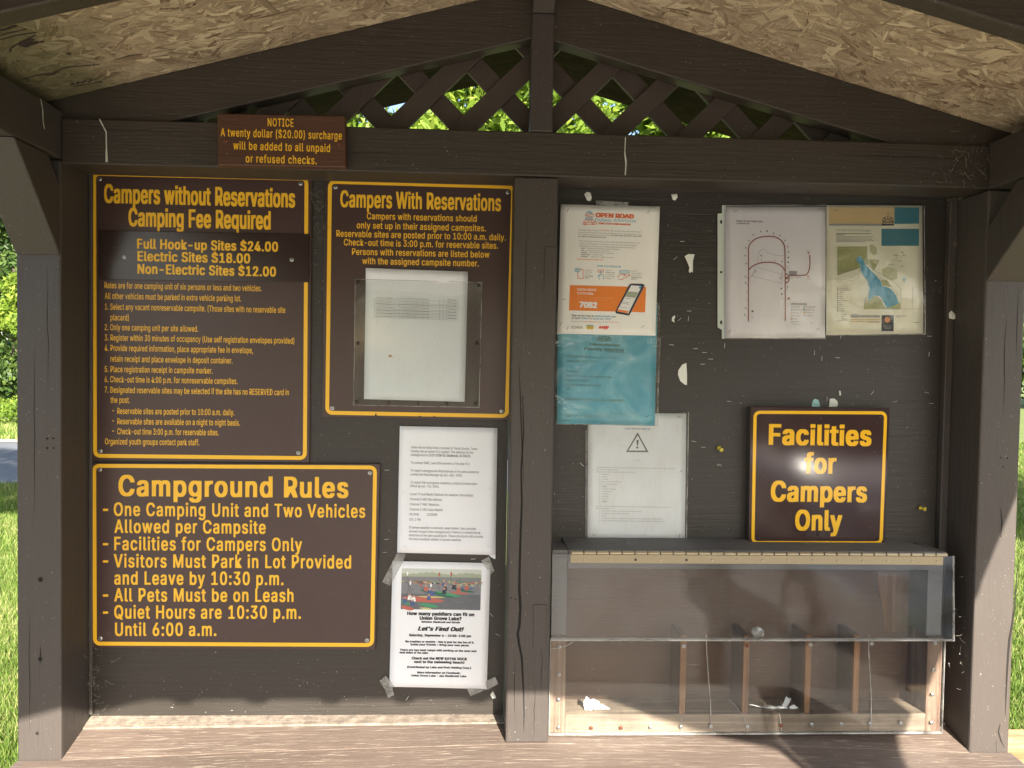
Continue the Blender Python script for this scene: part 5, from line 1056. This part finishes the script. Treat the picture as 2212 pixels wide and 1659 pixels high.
for (a, b), m in [(c3(*q), 'screw') for q in ((668, 547), (665, 787), (662, 1008), (663, 1250), (1465, 1248), (1730, 1245), (1988, 1238), (1752, 540))] + [(c3(*q), 'rust') for q in ((947, 1253), (1207, 1252))] + [(c4(*q), 'screw') for q in ((403, 1097), (823, 1085), (1017, 1082), (1205, 1078), (1405, 1076), (1609, 1073), (1632, 553), (1622, 727), (1615, 889), (815, 563), (1217, 556))] + [(c4(*q), 'rust') for q in ((403, 569), (625, 1091))]:
    screw(a, b, -.0947, BXR, .0040, m)
def fracture(pts, r=.0006, Y=-.0952): MB().tube([at(*q, Y) for q in pts], r, 5).build('fracture', M['acredge'], BXR)
fracture([c4(133, 500), c4(140, 640), c4(150, 800), c4(162, 940), c4(165, 1090)], .0009); fracture([c4(1200, 498), c4(1197, 600), c4(1207, 760), c4(1214, 920), c4(1212, 1060), c4(1206, 1130)], .0010)
fracture([c4(280, 922), c4(330, 970), c4(375, 1030), c4(400, 1090)]); fracture([c4(612, 1010), c4(620, 1050), c4(628, 1130)]); fracture([c3(595, 565), c3(668, 555), c3(735, 535), c3(788, 505)], .0006)
fracture([c3(1730, 1160), c3(1732, 1240), c3(1733, 1320)], .0005); fracture([c4(403, 1100), c4(405, 1140)], .0004)
def crumple(name, pts, Y, z0, label, mat, seed, amp=.012):
    rs = random.Random(seed); P = [at(px, py, Y) for px, py in pts]; cx = sum((p for p in P), Vector())/len(P)
    r_ = thing(name, (cx.x, Y, EYE-.757), label, 'litter'); b = MB()
    ctr_ = [cx+Vector((rs.uniform(-.006, .006), -amp*rs.uniform(.5, 1), rs.uniform(-.004, .004))) for _ in range(2)]
    P2 = [p+Vector((0, rs.uniform(-amp, amp*.4), 0)) for p in P]; mid = [(a*.5+c*.5)+Vector((0, rs.uniform(-amp, 0), rs.uniform(-.004, .004))) for a, c in zip(P2, P2[1:]+P2[:1])]
    n = len(P2); allv = P2+mid+[ctr_[0]]; fs = []
    for i in range(n): fs += [(i, n+i, 2*n), (n+i, (i+1) % n, 2*n)]
    zmin = EYE-.7545
    allv = [Vector((v.x, v.y, max(v.z, zmin))) for v in allv]
    b.add(allv, fs).build('sheet', mat, r_); return r_
M['film'] = clear('crumpled_film', .55, .15, (.9, .92, .95), .5)
crumple('crumpled_paper', [c3(870, 1010), c3(905, 978), c3(965, 985), c3(1010, 1010), c3(1045, 1050), c3(1105, 1075), c3(1100, 1118), c3(1010, 1090), c3(945, 1085), c3(935, 1122), c3(895, 1100), c3(880, 1050)], -.065, 0, 'crumpled white paper inside the left end of the clear box', M['scrap2'] if 'scrap2' in M else plain('crumpled_white_paper', (.72, .74, .76), .6), 3)
crumple('plastic_strip', [c4(415, 955), c4(450, 965), c4(520, 960), c4(600, 958), c4(660, 965), c4(665, 980), c4(600, 990), c4(540, 1000), c4(450, 1000), c4(418, 1010), c4(440, 985)], -.062, 0, 'flattened strip of clear plastic in the middle of the clear box', M['film'], 4, .006)
crumple('torn_label', [c4(622, 960), c4(655, 898), c4(692, 912), c4(665, 965)], -.058, 0, 'torn printed label leaning in the middle of the clear box', plain('printed_label', (.55, .58, .58), .6), 5, .003)
crumple('paper_box_scrap', [c4(672, 968), c4(708, 955), c4(733, 968), c4(728, 1020), c4(680, 1012)], -.064, 0, 'small folded white scrap right of the torn label in the box', plain('folded_white_scrap', (.75, .77, .78), .6), 6, .006)
crumple('paper_scrap', [c4(525, 990), c4(590, 992), c4(628, 1000), c4(600, 1014), c4(540, 1012)], -.072, 0, 'flat white scrap lying under the plastic strip in the box', plain('flat_white_scrap', (.75, .77, .78), .6), 7, .003)

# ------------------------------------------------------------------ staples, torn paper, push pins on the boards
SQ = 1200/2212; gS = lambda a, b: (2600+a*SQ, 700+b*SQ); qz = .9114
st = [(gS(*q[:2]), q[2]) for q in ((160, 462, 0), (110, 583, .7), (210, 967, 0), (140, 1028, .8), (204, 1022, 1.5), (83, 1213, -.1), (256, 1240, .05), (320, 1268, 0), (366, 1316, 0), (308, 1353, 0), (467, 1218, 1.5), (1118, 1270, 1.5), (1288, 1306, 0), (500, 1622, 0), (1210, 1605, 1.5), (1705, 1625, .3), (1935, 1560, -.2), (1968, 1638, 0), (1955, 1150, 0), (1765, 690, .1), (1950, 1280, 1.5), (1310, 1150, 1.4), (1540, 1560, .9), (1172, 1312, 1.5))]
st += [((2016+a*qz, 1512+b*qz), g) for a, b, g in ((787, 248, -.1), (828, 273, 0), (895, 350, 0), (302, 348, -.8), (1812, 84, 0))]
stl = [(gA(*q[:2]), q[2]) for q in ((127, 603, -.05), (100, 1530, .05), (1095, 1605, .05), (120, 1383, .1))] + [(gB(*q[:2]), q[2]) for q in ((1260, 725, -.9), (343, 1628, 1.0), (1330, 940, -.5))] + [((1450, 2025), .1)]
NR = ['level with the top text of the passport poster', 'tilted, just below the staple beside the poster', 'beside the foot of the passport poster', 'leaning, right of the tiny torn scrap', 'upright, right of the tiny torn scrap', 'by the upper edge of the blue flyer', 'right of the blue flyer, highest of a short stair of four', 'second of the short stair right of the blue flyer',
 'third of the short stair right of the blue flyer', 'lowest of the short stair right of the blue flyer', 'upright, under the left corner of the loop map', 'upright, under the lake map', 'flat, under the right corner of the lake map', 'flat, above the safety sheet', 'upright, between the two corners above the square sign', 'tilted, above the right corner of the square sign', 'right of the square sign and above it, bent', 'flat, lowest of those between square sign and post',
 'at the lower right corner of the lake map', 'right edge of the panel, beside the lake on the map', 'upright, low at the right edge of the panel', 'upright, touching the lower edge of the lake map', 'leaning, below the lake map', 'thin and upright, below the middle of the lake map', 'flat, right of the safety sheet, above the push pin', 'flat, immediately left of the push pin', 'flat, below the left push pin', 'slanting, left of the safety sheet', 'at the dark strip right above the square sign']
NL = ['flat, between the rules sign and the telephone sheet', 'flat, low beside the telephone sheet', 'flat, between telephone sheet and paddlers poster', 'faint, left of the telephone sheet', 'slanting, right of the kayak photo', 'leaning, below the paddlers poster', 'short, right of the poster text', 'beside the rules sign border at the right']
for lst, names, grp in ((st, NR, 'bare staples in the right panel'), (stl, NL, 'bare staples in the left panel')):
    for ((px, py), g), lab in zip(lst, names):
        b = MB(); staple_geo(b, px, py, g, -.0022, .0095, .00055); tag(b.build('staple', M['staple']), 'bare staple '+lab, 'staple', grp)
def scrap(pts, label, mat='scrap', Y=-.0012):
    P = [at(*q, Y) for q in pts]; b = MB(); n = len(P); cx = sum((p for p in P), Vector())/n+Vector((0, -.0018, 0))
    b.add([p+Vector((0, random.uniform(-.0014, 0), 0)) for p in P]+[cx], [(i, n, (i+1) % n)[::-1] if False else ((i+1) % n, n, i) for i in range(n)])
    return tag(b.build('paper_scrap', M[mat]), label, 'paper scrap', 'torn paper scraps on the boards')
scrap([gS(78, 122), gS(120, 118), gS(125, 140), gS(108, 165), gS(90, 160), gS(84, 140)], 'torn white scrap highest on the right panel, between poster and loop map')
scrap([gS(175, 570), gS(205, 553), gS(248, 556), gS(236, 600), gS(235, 690), gS(225, 680), gS(215, 692), gS(205, 680), gS(210, 650), gS(190, 600)], 'long torn white scrap with a ragged foot beside the passport poster')
scrap([gS(85, 1012), gS(102, 998), gS(108, 1010), gS(98, 1030), gS(103, 1052), gS(82, 1038)], 'tiny torn white scrap beside the orange band of the poster')
scrap([gS(188, 1345), gS(193, 1425), gS(193, 1505), gS(175, 1500), gS(145, 1475), gS(128, 1430), gS(132, 1395), gS(160, 1355)], 'rounded half-moon white scrap right of the blue flyer')
scrap([gS(1297, 1545), gS(1308, 1548), gS(1310, 1578), gS(1298, 1580)], 'smallest sliver of white paper above the square sign')
scrap([gS(1100, 1640), gS(1108, 1612), gS(1125, 1604), gS(1148, 1614), gS(1157, 1650), gS(1155, 1662), gS(1100, 1662)], 'pale blue torn corner peeking above the square sign', 'scrapb')
scrap([gS(1225, 1655), gS(1228, 1604), gS(1262, 1602), gS(1285, 1620), gS(1288, 1645), gS(1280, 1662), gS(1224, 1662)], 'white torn corner peeking above the square sign')
scrap([gS(2092, 985), gS(2110, 962), gS(2135, 985), gS(2147, 1015), gS(2130, 1028), gS(2095, 1020)], 'white torn scrap at the right edge of the panel, beside the post', Y=-.0195)
scrap([(2300, 765), (2312, 755), (2325, 760), (2330, 780), (2325, 792), (2312, 790), (2305, 775)], 'torn white scrap directly above the passport poster')
scrap([(1930, 2735), (1940, 2722), (1950, 2738), (1953, 2748), (1940, 2750)], 'torn white scrap under the paddlers poster by the middle post')
def pin(px, py, dirv, label):
    c = at(px, py, 0); r_ = thing('push_pin', c, label, 'push pin', 'yellow push pins'); d = Vector(dirv).normalized()
    MB().tube([c, c+d*.006], .0007, 5).build('needle', M['screw'], r_)
    MB().tube([c+d*.004, c+d*.0055, c+d*.007, c+d*.013, c+d*.015, c+d*.017], [.0045, .0052, .0032, .0028, .0048, .0045], 10).build('grip', M['pin'], r_, smooth=True)
pin(2016+890*qz, 1512+272*qz, (.25, -1, -.35), 'yellow push pin left of the square glossy sign')
pin(2016+1755*qz, 1512+533*qz, (.55, -1, -.10), 'yellow push pin right of the square glossy sign')
# small pale debris and cobweb in the corners
def webs(name, cx, cy, sx_, sy_, n, Y0, Y1, label, seed):
    rs = random.Random(seed); b = MB()
    for i in range(n):
        px = cx+rs.gauss(0, sx_); py = cy+rs.gauss(0, sy_); Y = rs.uniform(Y0, Y1); p = at(px, py, Y); a = rs.uniform(0, 6.28); L = rs.uniform(.004, .022)
        q = p+Vector((math.cos(a)*L, rs.uniform(-.008, .008), math.sin(a)*L)); m_ = (p+q)/2+Vector((0, 0, -.002)); b.tube([p, m_, q], .00014+rs.random()*.0002, 3)
        if rs.random() < .35: b.disc(p, (0, -1, .2), rs.uniform(.0006, .0016), .0004, 5)
    tag(b.build(name, M['web'], kind='stuff'), label, 'cobweb')
webs('cobweb', 3800, 2570, 22, 150, 90, -.10, -.03, 'cobweb and specks in the gap right of the clear box', 1)
webs('cobweb', 375, 2680, 28, 110, 60, -.05, -.005, 'cobweb in the lower corner between left post and panel', 2)
webs('cobweb', 3800, 640, 60, 60, 70, -.13, -.122, 'grey cobweb on the right end of the beam', 3)
webs('cobweb', 3770, 950, 35, 150, 70, -.03, -.02, 'cobweb strands hanging in the upper right corner of the panel', 4)
webs('cobweb', 1250, 790, 22, 90, 36, -.02, -.01, 'cobweb in the strip between the two upper signs', 5)
bd = MB(); bd.box(1.175, 1.75, -.50, .065, EYE-.905, EYE-.867)
M['slab'] = rawwood('sunbleached_board', 'x', (0.42, 0.24, 0.10), (0.62, 0.47, 0.27)); tag(bd.build('bare_board', M['slab'], bevel=.004), 'unpainted orange board beyond the right end of the shelf', 'board')

# ------------------------------------------------------------------ parked car on the lot behind the photographer (seen as the glare in the glossy sign)
def car(ox, oy, label):
    r_ = thing('parked_car', (ox, oy-2.2, 0), label, 'car')
    cm, n, l, p = newmat('silver_car_paint'); p.inputs['Base Color'].default_value = (.62, .63, .64, 1); p.inputs['Metallic'].default_value = .35; p.inputs['Roughness'].default_value = .16; p.inputs['Coat Weight'].default_value = 1.0; p.inputs['Coat Roughness'].default_value = .03
    gm = plain('car_glass', (.02, .025, .025), .05, 0, .8); rub = plain('tyre_rubber', (.02, .02, .02), .8); rim_m = plain('wheel_rim', (.5, .5, .5), .3, .9); lamp = plain('headlight_lens', (.7, .72, .72), .08); dark = plain('car_black_trim', (.02, .02, .02), .5)
    S = [0, .06, .2, .5, .9, 1.2, 1.6, 2.2, 3.0, 3.6, 4.1, 4.4, 4.5]; top = [.55, .66, .74, .82, .88, .92, .95, .96, .97, .98, .97, .90, .62]; half = [.62, .76, .84, .89, .91, .915, .92, .92, .92, .91, .88, .80, .66]
    def loft(S, top, bot, half, e, name, mat, k=28):
        b = MB(); n_ = len(S)
        for s, t, b0, h in zip(S, top, bot, half):
            for i in range(k+1):
                a = math.pi*i/k; x = math.cos(a); z = math.sin(a); x = math.copysign(abs(x)**e, x); z = z**e
                b.v.append((ox+x*h, oy-s, b0+z*(t-b0)))
        for j in range(n_-1):
            for i in range(k): q = j*(k+1)+i; b.f.append((q, q+k+1, q+k+2, q+1))
        b.f.append(tuple(range(k+1))); b.f.append(tuple((n_-1)*(k+1)+i for i in range(k, -1, -1)))
        return b.build(name, mat, r_, smooth=True)
    loft(S, top, [.28]*13, half, .42, 'body', cm)
    loft([1.25, 1.6, 2.0, 2.4, 3.0, 3.4, 3.75, 4.05], [.93, 1.16, 1.38, 1.42, 1.41, 1.34, 1.14, .97], [.90]*8, [.74, .72, .66, .65, .65, .66, .70, .72], .5, 'windows', gm)
    loft([2.02, 2.2, 2.4, 3.0, 3.3, 3.42], [1.392, 1.428, 1.442, 1.432, 1.385, 1.345], [1.36, 1.37, 1.38, 1.37, 1.34, 1.30], [.56, .58, .59, .59, .58, .55], .5, 'roof', cm)
    for sx_ in (-1, 1):
        for s in (.85, 3.55):
            c = Vector((ox+sx_*.80, oy-s, .32)); w_ = MB().tube([c-Vector((sx_*.11, 0, 0)), c+Vector((sx_*.125, 0, 0))], .32, 24).build('wheel', rub, r_, smooth=False)
            MB().tube([c+Vector((sx_*.10, 0, 0)), c+Vector((sx_*.135, 0, 0))], .20, 16).build('rim', rim_m, w_)
        c = Vector((ox+sx_*.58, oy-.045, .64)); MB().hexa([(c.x-.15, c.y+.02, .60), (c.x+.15, c.y+.02, .60), (c.x+.15, c.y-.12, .60), (c.x-.15, c.y-.12, .60), (c.x-.13, c.y, .70), (c.x+.13, c.y, .70), (c.x+.13, c.y-.14, .70), (c.x-.13, c.y-.14, .70)]).build('headlight', lamp, r_, bevel=.02)
        MB().box(ox+sx_*.95-.08, ox+sx_*.95+.08, oy-1.62, oy-1.52, .92, 1.04).build('wing_mirror', cm, r_, bevel=.02)
    MB().box(ox-.40, ox+.40, oy-.03, oy+.015, .42, .56).build('grille', dark, r_, bevel=.01)
    MB().tube([(ox-.72, oy-.10, .36), (ox-.4, oy+.02, .36), (ox+.4, oy+.02, .36), (ox+.72, oy-.10, .36)], .05, 10).build('bumper', cm, r_, smooth=True)
    return r_
car(3.20, -3.05, 'silver saloon car parked on the gravel lot facing the kiosk')
